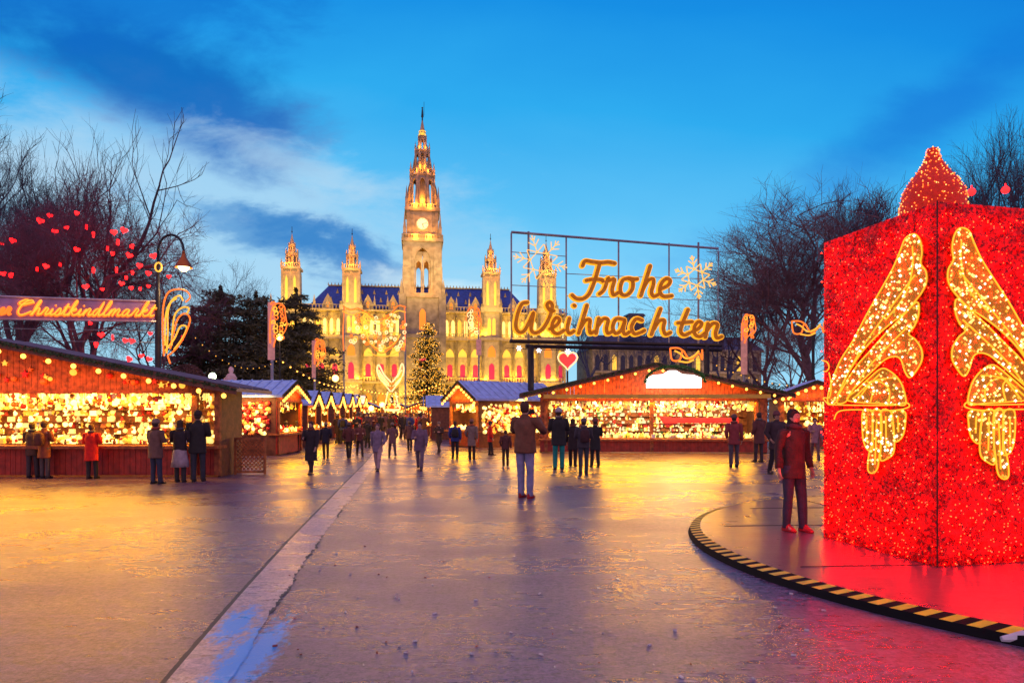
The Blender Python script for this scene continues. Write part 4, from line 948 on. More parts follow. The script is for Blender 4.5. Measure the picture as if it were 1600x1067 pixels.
g=MB(); g.tube([(0,0,hz(398,YP)),(1.9*xr,0,hz(398,YP))],.012,4); g.build('tie_rod',m_dark,lp_)
g=MB(); g.tube([(.05+.12*math.cos(a),-.08,hz(418,YP)+.16*math.sin(a)) for a in [k*PI/8 for k in range(17)]],.03,5); g.build('ring_ornament',m_gold,lp_)
# banner plane
BP0=Vector((pb.x,YP,0)); BP1=P(0,480,21.4); BD=Vector((BP1.x-BP0.x,BP1.y-BP0.y,0)).normalized(); BN=Vector((BD.y,-BD.x,0)); BN=BN if BN.y<0 else -BN
def bnp(px,py,off=0): return onplane(px,py,BP0,BN)+BN*off
bo=bnp(243,486); ban=empty('script_banner',bo,0,'long violet banner with glowing orange script across the left trees','banner')
g=MB(); g.extrude([bnp(-40,462,.0)-bo,bnp(243,471,.0)-bo,bnp(243,502,.0)-bo,bnp(-40,497.5,.0)-bo],BN*-.04); g.build('banner_panel',M('violet_banner',(.34,.24,.46),.6),ban)
g=MB()
for a,b_ in (((-40,462),(243,471)),((-40,498),(243,502.5))): g.tube([bnp(*a,.02)-bo,bnp(*b_,.02)-bo],.035,6)
g.build('banner_rail',M('pale_rail',(.5,.45,.55),.4,.3),ban)
# single-stroke cursive alphabet: x right, y up, x-height 1
SC={'C':(1.7,[[(1.5,1.6),(1.2,2.0),(.7,1.9),(.25,1.3),(.15,.5),(.5,.02),(1.0,.1),(1.6,.5)],[(.9,2.0),(.4,2.1),(-.1,1.7),(.3,1.4),(1.4,1.75)]]),
'h':(1.05,[[(0,0),(.35,1.1),(.5,1.9),(.35,2.0),(.2,1.2),(.15,0)],[(.15,.2),(.4,.85),(.65,.95),(.7,.5),(.75,.05),(1.05,.2)]]),
'r':(.85,[[(0,.1),(.25,.8),(.3,1.05),(.6,.85),(.5,.3),(.6,.02),(.85,.2)]]),
'i':(.6,[[(0,.1),(.25,.9),(.2,.2),(.35,.02),(.6,.2)],[(.4,1.35),(.44,1.4)]]),
's':(.8,[[(0,.1),(.4,1.0),(.6,.4),(.45,.02),(.15,.05)],[(.45,.02),(.8,.2)]]),
't':(.7,[[(0,.1),(.35,1.6),(.25,.3),(.4,.02),(.7,.2)],[(.05,1.1),(.65,1.15)]]),
'k':(1.0,[[(0,0),(.35,1.1),(.5,1.9),(.35,2.0),(.2,1.2),(.15,0)],[(.2,.5),(.6,.95),(.7,.75),(.3,.5),(.65,.05),(1.0,.2)]]),
'n':(1.05,[[(0,.1),(.2,.9),(.15,0)],[(.18,.3),(.5,.95),(.7,.8),(.65,.2),(.8,.02),(1.05,.2)]]),
'd':(1.1,[[(.65,.8),(.35,.95),(.08,.5),(.2,.05),(.5,.25),(.8,1.9),(.72,.3),(.85,.02),(1.1,.2)]]),
'l':(.65,[[(0,.1),(.4,1.2),(.5,1.9),(.35,2.0),(.2,1.2),(.2,.2),(.4,.02),(.65,.2)]]),
'm':(1.5,[[(0,.1),(.2,.9),(.15,0)],[(.18,.3),(.45,.95),(.6,.8),(.55,0)],[(.58,.3),(.9,.95),(1.08,.8),(1.05,.2),(1.2,.02),(1.5,.2)]]),
'a':(1.05,[[(.65,.8),(.35,.95),(.08,.5),(.2,.05),(.5,.25),(.68,.85),(.65,.2),(.8,.02),(1.05,.2)]]),
'e':(.75,[[(0,.2),(.45,.6),(.4,.95),(.15,.7),(.15,.2),(.4,.02),(.75,.2)]])}
def script(text,x0,y0,sx,sy,slope,slant,fn,mb,r):
    x=x0
    for ch in text:
        w,ss=SC[ch]
        for s_ in ss:
            pts=smooth_line([(a,b_,0) for a,b_ in s_],4); mb.tube([fn(x+(p.x+p.y*slant)*sx,y0+slope*(x-x0)-p.y*sy) for p in pts],r,5)
        x+=w*sx
    return x
W2=sum(SC[c_][0] for c_ in 'Christkindlmarkt'); sx=(238-22)/W2
def word(text,x0,y0,sx_,m,r,off):
    g=MB(); script(text,x0,y0,sx_,11.2,.012,.35,lambda x,y:bnp(x,y,off)-bo,g,r); return g
o=word('Christkindlmarkt',22,493,sx,None,.042,.07).build('lettering',m_orope,ban)
word('Christkindlmarkt',22,492,sx,None,.018,.125).build('lettering_core',m_yrope,o)
word('er',-4,492,12,None,.042,.07).build('lettering',m_orope,ban)
# guy wires under the banner
for k,(a,b_,l_) in enumerate((((0,513),(243,517),'upper thin guy wire below the script banner'),((90,533),(243,535),'lower thin guy wire below the script banner'))):
    g=MB(); g.tube([bnp(*a),bnp(*b_)],.012,4); tag(g.build('guy_wire',m_steel),l_,'wire')

# ---------------------------------------------------------------- light ornaments
def ornament(name,Y,ropes,label,mats,r,base=None,rz=0,cat='light decoration',pole=None,banner=None,closed=()):
    """ropes: list of (material index, [px points]); all in a vertical plane at depth Y"""
    xs=[p[0] for _,q in ropes for p in q]; c=P(sum(xs)/len(xs),645,Y); c.z=0
    if pole: c=P(pole[0],645,Y); c.z=0
    t=empty(name,c,rz,label,cat)
    for k,mm_ in enumerate(mats):
        g=MB()
        for mi,q in ropes:
            if mi==k:
                sm=smooth_line([(a,b_,0) for a,b_ in q],5); g.tube([P(p.x,p.y,Y)-c for p in sm],r,5)
        if g.v: g.build('light_rope',mm_,t)
    if pole:
        g=MB(); g.tube([(0,.12,0),(0,.12,hz(pole[1],Y))],.09,8); g.build('post',pole[2] if len(pole)>2 else m_steel,t)
    if banner:
        a,b_,c0,d0=banner; g=MB(); p0=P(a,c0,Y)-c; p1=P(b_,d0,Y)-c; g.box(p0.x,p1.x,.03,.06,p1.z,p0.z); g.build('banner_cloth',M('pale_pink_cloth',(.75,.45,.40),.7,emit=(1,.35,.15),es=.12),t)
    return t
ornament('feather_light',24.6,[(0,[(256,556),(254,520),(255,480),(262,458),(276,452),(290,454),(297,464),(290,472)]),(1,[(260,552),(262,520),(262,490),(268,470),(280,462),(286,470)]),(0,[(262,556),(275,545),(288,525),(297,500),(290,490),(278,498),(270,525),(266,545)]),(1,[(268,540),(270,510),(274,490),(286,480),(295,482),(292,490)]),(1,[(258,548),(272,530),(282,510),(292,512),(284,530),(272,546)]),(0,[(262,556),(266,568)]),(1,[(258,540),(258,500),(264,476),(276,466)])],'curled feather shaped orange light ornament fixed beside the street lamp pole',[m_orope,m_yrope],.03)
def scroll(x,y,w,h,m=0):
    out=[(0,[(x-w*.5,y+h),(x-w*.5,y+h*.5),(x-w*.35,y+h*.1),(x,y),(x+w*.35,y+h*.08),(x+w*.42,y+h*.3),(x+w*.5,y+h*.55),(x+w*.3,y+h*.75),(x-w*.1,y+h*.85),(x-w*.3,y+h*1.1)])]
    rq=random.Random(int(x)); n=16
    for k in range(n):
        f=(k+.5)/n; cx_=x+w*.26*(1 if k%2 else -1)*rq.uniform(.5,1.1); cy_=y+h*f*.9; q=w*rq.uniform(.12,.2); a0=rq.random()*6
        out.append((rq.choice((0,0,1)),[(cx_+math.cos(a0+a*.9)*q*(1-a*.1),cy_+math.sin(a0+a*.9)*q*(1-a*.1)) for a in range(8)]))
    return out
ornament('banner_post',38,scroll(435,474,26,62),'glowing scroll ornament on a pale banner post before the dark conifers',[m_orope,m_yrope],.035,pole=(424,470),banner=(418,429,472,562))
ornament('banner_post',52,scroll(500,531,17,38),'small glowing scroll ornament on a pale banner post in front of the facade',[m_orope,m_yrope],.04,pole=(491,530),banner=(487,493,532,590))
ornament('banner_post',46,scroll(1170,492,22,40),'orange lit banner post right of the big lettering',[m_orope,m_yrope],.04,pole=(1163,490),banner=(1158,1168,505,585))
ornament('banner_post',75,scroll(740,480,24,45),'white and orange scroll ornament on tall post before the right facade',[m_orope,m_wrope],.055,pole=(748,478),banner=(744,752,530,555))
for a,b_,l_,Y in ((1262,512,'orange ribbon light floating left of the red box',40),(1072,554,'orange ribbon light above the right stall roof',34)):
    ornament('ribbon_light',Y,[(0,[(a-25,b_-10),(a-22,b_+8),(a-10,b_+8),(a-5,b_-6),(a+6,b_+8),(a+20,b_-2),(a+25,b_+8),(a+25,b_-8)]),(1,[(a-18,b_-6),(a-10,b_-2),(a,b_+6),(a+12,b_+2),(a+20,b_-6)]),(0,[(a-25,b_-10),(a-12,b_-10),(a-2,b_-4)]),(1,[(a-12,b_+10),(a+2,b_+12),(a+12,b_+8)])],l_,[m_orope,m_yrope],.045,pole=(a+(10 if a>1200 else 0),b_-12,m_dark))
# garland gate of lights in front of the facade
Yg=78; rp=[]
rp+=[(0,[(535,478),(548,484),(560,482),(575,490),(592,500),(610,490),(622,478),(634,480)]),(1,[(535,486),(550,492),(566,488),(580,498),(592,506),(606,498),(620,486),(634,488)]),(0,[(537,548),(536,520),(538,478)]),(0,[(632,548),(633,520),(632,478)]),
 (0,[(575,530),(582,540),(596,552),(612,542),(622,530)]),(1,[(572,522),(580,538),(598,546),(616,536),(626,522)]),(1,[(575,550),(590,556),(608,556),(625,548)])]
rr=random.Random(3)
for k in range(90):
    x=rr.uniform(545,634); y=rr.uniform(490,546); q=rr.uniform(1.5,3); rp.append((rr.choice((2,2,0,1)),[(x+math.cos(a*1.05)*q,y+math.sin(a*1.05)*q) for a in range(7)]))
gt=ornament('light_gate',Yg,rp,'high gateway of curling white and orange light ropes before the town hall entrance',[m_orope,m_yrope,m_wrope],.07,pole=(537,478))
g=MB(); x=P(633,0,Yg).x-gt.location.x; g.tube([(x,.12,0),(x,.12,hz(478,Yg))],.09,8); g.build('post',m_steel,gt)
# angel of lights
Ya=72; an=[(0,[(612,598),(600,585),(592,570),(589,578),(594,592),(604,604),(610,612)]),(0,[(612,598),(622,585),(628,568),(631,578),(627,592),(618,604),(612,612)]),(1,[(606,606),(598,598),(593,588)]),(1,[(618,606),(625,598),(629,588)]),(0,[(606,612),(603,628),(601,640),(624,640),(621,628),(618,612)]),(1,[(608,614),(607,638)]),(1,[(616,614),(617,638)]),(2,[(608,602),(612,597),(616,602),(612,607),(608,602)]),(0,[(601,640),(624,640)])]
for k in range(9):
    f=k/8; an.append((rr.choice((0,1)),[(610-f*3,604-f*4),(604-10*f,600-18*f),(594-2*f,592-14*f)])); an.append((rr.choice((0,1)),[(614+f*3,604-f*4),(618+8*f,600-18*f),(626+2*f,592-14*f)]))
for k in range(30): x=rr.uniform(603,622); y=rr.uniform(612,638); an.append((rr.choice((0,1)),[(x,y),(x+2,y+1.5)]))
ornament('angel_light',Ya,an,'pale winged angel figure made of light ropes left of the christmas tree',[m_wrope,m_yrope,m_orope],.085)
# heart and star lights in trees at right
g=MB(); g.extrude([p*2.2 for p in heart_pts(.24)],(0,.12,0)); o=tag(g.build('heart_light',m_heart),'large red heart light with white rim behind the right stall','light decoration'); o.location=P(887,562,40)
g=MB(); q=[p*2.6 for p in heart_pts(.24)]; g.tube(q+[q[0]],.04,5); g.build('heart_rim',m_wrope,o); g=MB(); g.tube([(0,.2,.2),(0,.2,-o.location.z)],.06,6); g.build('post',m_dark,o)
g=MB(); g.tube([P(790,543,39),P(842,546.3,39),P(900,548,39)],.015,4); tag(g.build('lamp_wire',m_dark),'thin wire carrying the cold white star lights','wire')
m_star=glow('cold_star_light',(.85,.85,1),4)
for a,b_,l_ in ((811,544,'cold white star light under the left end of the gantry'),(842,547,'cold white star light right of the gantry post'),(887,549,'cold white star light above the red heart')):
    g=MB()
    for k in range(6): g.tube([(0,0,0),(math.cos(k*PI/3)*.16,0,math.sin(k*PI/3)*.16)],.018,4)
    g.ball((0,0,0),.06); o=tag(g.build('star_light',m_star),l_,'light decoration','small star lights'); o.location=P(a,b_,39)
# yellow lamp dots near the conifers
for a,b_,Y,l_ in ((437,527,45,'round yellow lamp glowing in front of the conifers'),(524,591,60,'round yellow lamp before the facade at the left tower foot'),(332,588,40,'round greenish white lamp beside the pale statue'),(580,638,70,'bright round lamp left in the far market'),(597,632,76,'bright round lamp in the middle of the far market')):
    t=empty('globe_lamp',gp(a,Y),0,l_,'lamp'); z=hz(b_,Y); g=MB(); g.tube([(0,0,0),(0,0,z-.2)],[.08,.05],8); g.build('post',m_dark,t)
    g=MB(); g.ball((0,0,z),.22 if Y<50 else .3,10,7); g.build('globe',glow('green_white_globe',(.8,1,.6),5) if a==332 else glow('yellow_globe',(1,.62,.12),7),t,True)
    point('globe_light',(gp(a,Y)[0],Y-.6,z),120,(1,.5,.12),.2)
# statue and clipped shrub behind left stalls
c=P(361,598,38); t=empty('statue',(c.x,c.y,0),0,'pale pink stone statue above the ribbed roof','statue'); g=MB(); g.box(-.5,.5,-.5,.5,0,2.6); g.build('plinth',m_stone2,t)
g=MB(); z=2.6; g.lathe((0,0,z),[(.48,0),(.45,.5),(.30,.95),(.33,1.05),(.20,1.25),(.09,1.32),(.15,1.45),(.14,1.58),(.03,1.68)],14,sq=(1,.7)); g.tube([(-.3,0,z+1.0),(-.42,-.15,z+.6),(-.1,-.3,z+.55)],.09,7); g.build('figure',M('pale_stone',(.75,.58,.55),.7),t,True)
t=empty('round_shrub',gp(292,34),0,'clipped round brown shrub behind the big left stall','shrub'); g=MB(); rr=random.Random(2); z=hz(590,34)
for k in range(3500):
    d=Vector((rr.gauss(0,1),rr.gauss(0,1),rr.gauss(0,1))).normalized(); 
    if d.z<-.5: continue
    c=Vector((d.x*.95,d.y*.95,z-.5+d.z*1.15))*1.0; e1=Vector((rr.gauss(0,1),rr.gauss(0,1),rr.gauss(0,1))).normalized()*.08; e2=e1.orthogonal().normalized()*.04; i=g.av([c-e1,c+e2,c+e1,c-e2]); g.af((i,i+1,i+2,i+3))
g.build('crown',M('brown_leaves',(.10,.05,.045),.9),t); g=MB(); g.tube([(0,0,0),(0,0,z)],.1,7); g.build('stem',m_tr,t)
# hanging catenary wires with small lamps
def string(a,Ya_,b_,Yb,sag,n,label,m=None,r=.05):
    t=empty('string_of_lights',P(*a,Ya_),0,label,'string lights'); A_=P(*a,Ya_); B_=P(*b_,Yb); pts=[]
    for k in range(25): f=k/24; p=A_.lerp(B_,f)-A_; p.z-=sag*4*f*(1-f); pts.append(p)
    g=MB(); g.tube(pts,.012,4); g.build('wire',m_dark,t)
    g=MB()
    for k in range(n): f=(k+.5)/n; p=A_.lerp(B_,f)-A_; p.z-=sag*4*f*(1-f)+.06; g.octa(p,r)
    g.build('lamps',m or m_bulb,t)
string((300,520),30,(436,560),34,.9,14,'sagging string of small lamps from the feather ornament to the banner post',m_gold,.03)
string((436,560),38,(560,600),70,.8,18,'string of lamps running from the banner post towards the angel',m_bulb,.06)
string((540,612),60,(700,612),60,1.0,22,'string of lamps spanning the aisle before the cross row',m_bulb,.08)
string((545,600),80,(690,598),80,1.2,26,'highest string of lamps across the far end of the aisle',m_bulb,.09)
string((1100,560),40,(1290,600),45,.6,16,'string of lamps hanging behind the right end of the wide stall',m_gold,.05)
area('market_glow',(-14,70,5),(-14,60,0),14,1600,(1,.42,.08),sy=4)

# ---------------------------------------------------------------- people
SKM=[M('skin_light',(.55,.33,.24),.55),M('skin_tan',(.42,.24,.16),.55)]
CLM={}
def cloth(c):
    k='cloth_%02d_%02d_%02d'%tuple(int(x*99) for x in c)
    return M(k,c,.85,nz=(9,.25),bump=(35,.5))
def skin_mesh(name,V,E,Rd,mat,parent,sub=1):
    me=bpy.data.meshes.new(name); me.from_pydata(V,E,[]); o=bpy.data.objects.new(name,me); COL.objects.link(o)
    md=o.modifiers.new('s','SKIN'); md.use_smooth_shade=True; sb=o.modifiers.new('u','SUBSURF'); sb.levels=sub; sb.render_levels=sub
    if not me.skin_vertices:
        bm=bmesh.new(); bm.from_mesh(me); bm.verts.layers.skin.verify(); bm.to_mesh(me); bm.free()
    for k,r_ in enumerate(Rd):
        sv=me.skin_vertices[0].data[k]; sv.radius=r_ if isinstance(r_,tuple) else (r_,r_); sv.use_root=(k==0)
    dg=bpy.context.evaluated_depsgraph_get(); dg.update(); ev=o.evaluated_get(dg); m2=bpy.data.meshes.new_from_object(ev); m2.materials.clear(); m2.materials.append(mat)
    m2.polygons.foreach_set('use_smooth',[True]*len(m2.polygons))
    bpy.data.objects.remove(o); bpy.data.meshes.remove(me)
    n=bpy.data.objects.new(name,m2); COL.objects.link(n); n.parent=parent; return n
def person(px,fy,ty,head,coat,trou,label,hair=(.05,.03,.02),stride=0.,arms='down',hat=None,clen=.80,skirt=None,shoe=(.02,.02,.02),z0=0.,fing=True,group='people at the christmas market',longh=False,H=None,wide=1.0,scarf=None,pack=None):
    q_=random.Random(int(px*13+fy))
    if arms=='down' and z0==0: arms=q_.choice((('down','front'),('bent','down'),('bent','bent'),('front','front'),('down','bent')))
    if stride==0.: stride=q_.uniform(-.10,.10)
    if clen==.80: clen=q_.choice((.62,.70,.76,.82))
    if hat is None and not longh and q_.random()<.45: hat=q_.choice(((.05,.04,.05),(.15,.05,.05),(.10,.09,.10),(.20,.15,.12)))
    if scarf is None and q_.random()<.4: scarf=q_.choice(((.20,.05,.04),(.12,.10,.10),(.06,.07,.12)))
    pos=G(px,fy,z0); Hh=H or max(1.35,min(1.92,(fy-ty)/F*pos.y)); k=Hh/1.76
    t=empty('person',pos,head,label,'person',group); t.scale=(k,k,k)
    # skeleton, facing +Y
    hip=.93; sw=stride
    def leg(s,a):
        kn=Vector((s*.10,math.sin(a)*.44+ (.04 if a<0 else .02),hip-math.cos(a)*.44)); b2=a-(.55*sw if a<0 else -.0)-(0 if sw else 0)
        an=kn+Vector((0,math.sin(b2)*.42,-math.cos(b2)*.42)); return kn,an
    legs=[leg(-1,sw),leg(1,-sw)]
    low=min(l[1].z for l in legs); drop=low-.08
    def arm(s,m):
        sh=Vector((s*.19,0,1.42))
        if m=='down': el=sh+Vector((s*.05,-.03+(-s*sw*.25),-.28)); wr=el+Vector((s*.01,.06+(-s*sw*.35),-.25))
        elif m=='up': el=sh+Vector((s*.12,.14,-.20)); wr=el+Vector((-s*.17,.12,.24))
        elif m=='front': el=sh+Vector((s*.06,.04,-.27)); wr=el+Vector((-s*.09,.20,.04))
        else: el=sh+Vector((s*.07,-.06,-.27)); wr=el+Vector((-s*.04,.14,-.16))
        return sh,el,wr
    A_=[arm(s,arms if isinstance(arms,str) else arms[0 if s<0 else 1]) for s in (-1,1)]
    dv=Vector((0,0,-drop))
    V=[Vector((0,0,.98)),Vector((0,0,1.12)),Vector((0,0,1.32)),Vector((0,0,1.43)),Vector((0,.005,1.50)),Vector((0,.012,1.57)),Vector((0,.02,1.64)),Vector((0,.012,1.71)),Vector((0,.115,1.625))]
    Rd=[(.125,.10),(.115,.085),(.14,.10),(.10,.075),.05,(.060,.070),(.070,.085),(.055,.065),.010]
    E=[(0,1),(1,2),(2,3),(3,4),(4,5),(5,6),(6,7),(6,8)]
    for s in (-1,1): V.append(Vector((s*.082,.01,1.625))); Rd.append(.012); E.append((6,len(V)-1))
    for q,s in enumerate((-1,1)):
        kn,an=legs[q]; i=len(V); V+=[Vector((s*.09,0,.90)),kn.copy(),an.copy(),an+Vector((s*.02,.14,-.055))]; Rd+=[.085,.055,.038,.030]; E+=[(0,i),(i,i+1),(i+1,i+2),(i+2,i+3)]
        sh,el,wr=A_[q]; i=len(V); d=(wr-el).normalized(); V+=[sh.copy(),el.copy(),wr.copy(),wr+d*.07]; Rd+=[.052,.038,.026,(.030,.018)]; E+=[(2,i),(i,i+1),(i+1,i+2),(i+2,i+3)]
        if fing:
            pm=i+3; sd=d.cross(Vector((s*1,0,0))); sd=sd.normalized() if sd.length>.1 else Vector((0,1,0)); inn=Vector((-s,0,0)); inn=(inn-d*inn.dot(d)).normalized(); sd=d.cross(inn).normalized()
            for f,(o_f,lf) in enumerate(((-.027,.058),(-.009,.072),(.009,.068),(.027,.052))):
                b0=wr+d*.085+sd*o_f; m_=b0+d*lf*.55+inn*.008+sd*o_f*.15; e_=m_+d*lf*.4+inn*.028; j=len(V); V+=[b0,m_,e_]; Rd+=[.0095,.009,.007]; E+=[(pm,j),(j,j+1),(j+1,j+2)]
            j=len(V); tb=wr+d*.035-sd*.03; V+=[tb,tb+d*.03-sd*.02+inn*.02]; Rd+=[.011,.008]; E+=[(i+2,j),(j,j+1)]
    V=[v+dv for v in V]
    skin_mesh('body',[tuple(v) for v in V],E,Rd,SKM[int(px)%2],t)
    sd_=int(px*7+fy)
    def fold(mb,amp):
        mb.v=[tuple(Vector(v)+Vector((mnoise.noise(Vector(v)*7+Vector((sd_,0,0))),mnoise.noise(Vector(v)*7+Vector((0,sd_,9))),mnoise.noise(Vector(v)*9+Vector((5,0,sd_)))*.4))*amp) for v in mb.v]
    def ell(c,rx,ry,n=18): return [Vector(c)+Vector((math.cos(2*PI*q/n)*rx,math.sin(2*PI*q/n)*ry,0)) for q in range(n)]
    # jacket
    g=MB(); z=clen; W=wide
    rg=[(z,.185*W+(.9-z)*.06,.135*W+(.9-z)*.05),(z+.03,.19*W,.14*W),(1.02,.178*W,.13*W),(1.14,.168*W,.125*W),(1.28,.190*W,.138*W),(1.36,.195*W,.13*W),(1.41,.165*W,.112),(1.45,.115,.09),(1.50,.075,.07),(1.525,.07,.068)]
    g.rings([ell(dv+Vector((0,0,q)),a,b_) for q,a,b_ in rg])
    for q in range(2):
        sh,el,wr=[v+dv for v in A_[q]]; s=-1 if q==0 else 1
        g.tube([sh+Vector((-s*.06,0,-.01)),sh+Vector((s*.012,0,-.01)),sh.lerp(el,.5),el,el.lerp(wr,.5),wr.lerp(el,.06)],[.064,.076*W,.072*W,.064*W,.058,.050],12)
    fold(g,.024); g.build('jacket',cloth(coat),t,True)
    if skirt:
        g=MB(); g.rings([ell(dv+Vector((0,0,q)),a,b_) for q,a,b_ in ((.42,.24,.2),(.6,.22,.18),(.85,.19,.15),(1.0,.15,.12))]); fold(g,.02); g.build('skirt',cloth(skirt),t,True)
    g=MB(); g.rings([ell(dv+Vector((0,0,q)),a,b_) for q,a,b_ in ((.82,.14,.10),(.88,.168,.122),(.98,.165,.12),(1.05,.15,.11))])
    for q,s in enumerate((-1,1)):
        kn,an=[v+dv for v in legs[q]]; hp_=Vector((s*.088,0,.90))+dv
        g.tube([hp_+Vector((0,0,.04)),hp_.lerp(kn,.4),kn,kn.lerp(an,.5),an+Vector((0,0,.0)),an+Vector((0,.0,-.035))],[.098,.088,.070,.066,.060,.062],12)
    fold(g,.010); g.build('trousers',cloth(trou),t,True)
    for q,s in enumerate((-1,1)):
        kn,an=[v+dv for v in legs[q]]; g=MB(); y0=an.y; zb=an.z-.08
        n=12; rgz=[]
        for zz,yo,ln,wd_ in ((0,.055,.145,.048),(.025,.055,.148,.050),(.05,.04,.125,.046),(.08,.012,.075,.043),(.11,0,.055,.042)):
            rgz.append([Vector((an.x+math.cos(2*PI*j/n)*wd_,y0+yo+math.sin(2*PI*j/n)*ln,zb+zz)) for j in range(n)])
        g.rings(rgz); g.build('shoe',cloth(shoe),t,True)
    hc=dv+Vector((0,.012,1.645)); g=MB()
    if hat is not None:
        g.rings([[hc+Vector((math.cos(2*PI*q/16)*r_,math.sin(2*PI*q/16)*r_*1.12-.004,z)) for q in range(16)] for r_,z in ((.096,.0),(.103,.012),(.101,.045),(.097,.05),(.092,.08),(.07,.115),(.03,.135),(.005,.138))]); g.build('hat',cloth(hat),t,True)
        g=MB()
    g.rings([[hc+Vector((math.cos(2*PI*q/16)*r_,-.022+math.sin(2*PI*q/16)*r_*(1.05),z)) for q in range(16)] for r_,z in (((.085,-.26),(.105,-.18)) if longh else ((.055,-.095),))+((.078,-.06),(.086,0),(.084,.045),(.068,.085),(.035,.108),(.004,.112))]); fold(g,.006); g.build('hair',cloth(hair),t,True)
    if pack:
        g=MB(); g.rings([[dv+Vector((math.copysign(abs(math.cos(2*PI*q/14))**.6,math.cos(2*PI*q/14))*a,-.20+math.copysign(abs(math.sin(2*PI*q/14))**.6,math.sin(2*PI*q/14))*b_,z)) for q in range(14)] for a,b_,z in ((.10,.05,1.0),(.15,.085,1.04),(.155,.09,1.2),(.14,.08,1.36),(.07,.04,1.42))]); fold(g,.01); g.build('backpack',cloth(pack),t,True)
    if scarf: g=MB(); g.tube([dv+Vector((math.cos(a*PI/8)*.085,math.sin(a*PI/8)*.085,1.50+.01*math.sin(a))) for a in range(17)],.035,7); g.build('scarf',cloth(scarf),t,True)
    return t
DK=(.03,.022,.022); BR=(.12,.055,.04); JN=(.04,.05,.10)
N_=person
N_(50,746,660,R(5),(.09,.045,.03),(.05,.04,.05),'person in dark brown coat, leftmost at the big left stall counter',arms='front')
N_(69,747,658,R(-8),(.20,.05,.025),(.07,.06,.07),'person in rusty brown coat beside the leftmost shopper',pack=(.10,.03,.02),arms='front',hat=(.06,.03,.03))
N_(143,748,662,R(0),(.65,.012,.008),(.02,.02,.025),'person in long bright red coat at the big left stall',arms='front',clen=.58,wide=1.1,hair=(.12,.05,.03))
N_(243,756,655,R(-20),(.15,.085,.065),(.03,.04,.075),'person in grey brown jacket and blue jeans near the right end of the left counter',scarf=(.3,.05,.04),arms='front',hair=(.05,.03,.025),wide=1.1)
N_(281,753,656,R(5),(.025,.02,.025),(.03,.03,.035),'long haired woman with pale skirt beside the black jacket man',skirt=(.35,.30,.33),arms='front',longh=True,clen=.9)
N_(309,752,642,R(10),(.02,.018,.018),(.03,.035,.05),'tall person in black jacket at the right post of the left stall',arms='front',wide=1.1,hat=(.03,.02,.02))
N_(447,707,660,R(30),(.07,.04,.04),DK,'person in dark red jacket by the ribbed roof stall')
N_(463,706,661,R(-20),(.02,.02,.03),DK,'person in black standing just right of the dark red jacket')
N_(486,740,657,R(170),(.03,.018,.025),(.03,.02,.02),'person in long dark coat walking alone before the small gables',clen=.45,stride=.25,wide=1.15,longh=True)
N_(509,716,661,R(10),(.02,.02,.035),DK,'person in navy coat right of the long dark coat',stride=.2)
N_(545,716,664,R(0),(.12,.035,.03),DK,'person in maroon jacket left in the aisle crowd',stride=.25)
N_(562,713,662,R(200),(.16,.05,.04),(.05,.03,.03),'person in brick red jacket walking in the left aisle crowd',stride=.3)
N_(574,700,664,R(0),(.012,.012,.02),(.012,.012,.02),'slim person all in black in the aisle')
N_(590,735,660,R(175),(.22,.17,.24),(.45,.30,.30),'walker in lilac jacket and pale trousers on the gutter line',stride=.3,hair=(.12,.06,.08))
N_(613,713,661,R(20),(.16,.08,.09),(.10,.07,.08),'walker in brown jacket right of the lilac walker',stride=.35)
N_(656,733,657,R(180),(.17,.11,.16),(.16,.12,.16),'walker in violet grey coat in the middle of the aisle',stride=.35,clen=.7,wide=1.1)
N_(640,704,661,R(0),(.10,.05,.06),DK,'dark figure behind the violet grey walker',stride=.2)
N_(686,708,662,R(160),(.05,.025,.03),DK,'dark figure right of the violet grey walker',stride=.3)
N_(711,717,658,R(5),(.03,.05,.22),(.02,.02,.03),'person in blue jacket and black trousers left of the blue roof chalet',pack=(.02,.02,.02),wide=1.1)
N_(737,718,655,R(-10),(.22,.16,.13),(.03,.02,.02),'person in beige grey coat next to the blue jacket',scarf=(.4,.1,.05),hat=(.2,.1,.08),clen=.6)
N_(766,711,659,R(-80),(.70,.02,.01),(.03,.02,.03),'person in bright red jacket at the blue roof chalet')
N_(790,728,676,R(0),(.10,.035,.03),(.05,.025,.02),'small child in maroon left of the standing man',H=1.15)
man=N_(820,778,627,R(-28),(.16,.075,.04),(.22,.25,.42),'tall man in brown jacket, pale jeans and red shoes standing alone in the centre',arms='up',shoe=(.30,.02,.02),hair=(.06,.03,.02),wide=1.12,clen=.82)
N_(873,734,638,R(0),(.015,.015,.018),(.01,.25,.22),'person in black coat and teal trousers at the wide right stall',hat=(.35,.32,.36),clen=.7,wide=1.15)
N_(895,729,654,R(-15),(.03,.02,.02),DK,'person in black directly right of the teal trousers',longh=True,scarf=(.2,.03,.03))
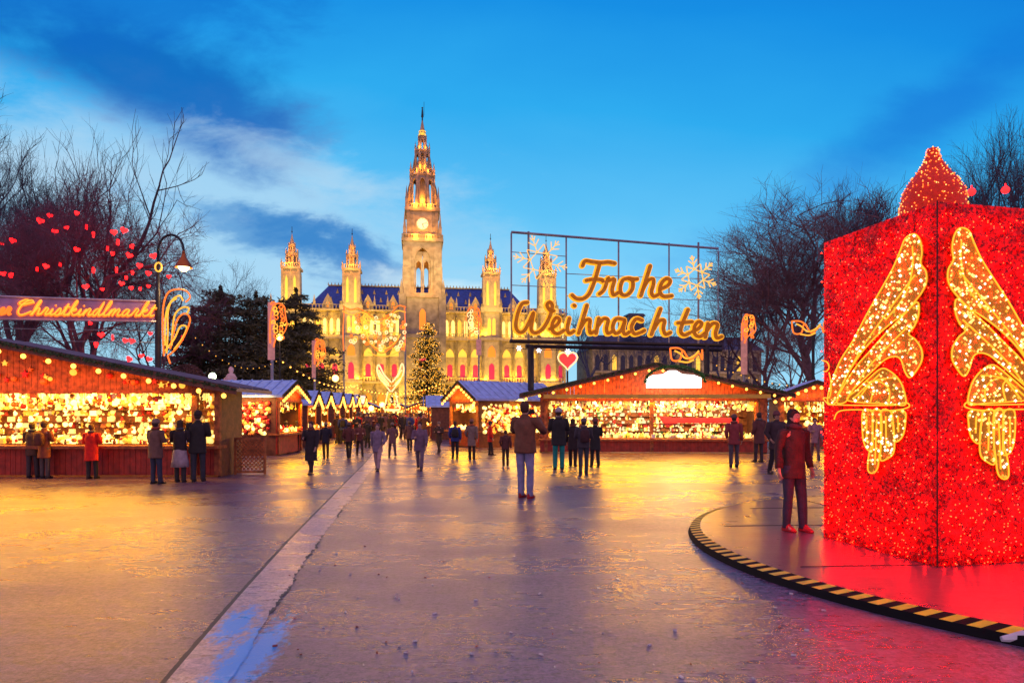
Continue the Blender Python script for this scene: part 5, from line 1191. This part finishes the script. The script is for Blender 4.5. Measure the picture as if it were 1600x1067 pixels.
N_(912,740,654,R(5),(.05,.045,.055),(.04,.05,.065),'person in charcoal jacket nearest the camera at the wide right stall',pack=(.05,.02,.02),wide=1.15,arms='front')
N_(930,730,654,R(10),(.015,.013,.018),(.015,.018,.03),'rightmost of the dark group at the wide right stall')
N_(1147,730,648,R(-10),(.30,.05,.05),(.10,.08,.09),'person in dusty red jacket at the right end of the wide stall',hat=(.12,.06,.06))
N_(1186,722,644,R(20),(.12,.04,.035),(.05,.035,.04),'person in maroon coat between the stall and the platform',wide=1.1,clen=.65)
N_(1213,741,642,R(190),(.05,.03,.035),(.03,.02,.03),'person in near black coat left of the platform walker',clen=.7,stride=.2,wide=1.15)
N_(1240,829,639,R(200),(.06,.022,.028),(.04,.04,.075),'walker in dark red jacket, jeans and red shoes on the round platform',stride=.07,shoe=(.5,.02,.03),z0=.10,arms='down',wide=.95,longh=True,hair=(.03,.02,.02),scarf=(.08,.04,.05))
N_(1273,718,652,R(170),(.35,.18,.20),(.15,.08,.08),'person in dusty pink jacket just left of the red box',stride=.2)
# camera held by the man
g=MB(); g.cbox((0,0,0),.13,.05,.085); g.T=Matrix.Rotation(-PI/2,4,'X'); g.lathe((0,0,0.02),[(.035,0),(.038,.05)],12); g.T=None
o=tag(g.build('photo_camera',m_dark),'small black photo camera held up by the standing man','camera'); o.parent=None; k=man.scale[0]
o.location=man.location+Matrix.Rotation(R(-28),3,'Z')@Vector((0,.26,1.58))*k; o.rotation_euler=(0,0,R(-28))
# distant crowd
pp=[o for o in bpy.data.objects if o.name.startswith('person') and o.type=='EMPTY' and 'child' not in o['label']]
rr=random.Random(31)
for k in range(85):
    Y=rr.uniform(37,84); lo=-10.9-.15*(Y-36)+2.2; hi_=-3.6-.15*(Y-36)-2.0; x=rr.uniform(lo-1.0,hi_+1.5)
    src=rr.choice(pp[6:22]); c=copy_tree(src); c.location=(x,Y,0); c.rotation_euler=(0,0,rr.choice((0,PI))+rr.uniform(-.7,.7)); s=rr.uniform(.9,1.02); c.scale=(s,s,s)
    c['label']='small figure in the packed crowd far down the aisle'; c['group']='distant crowd in the aisle'
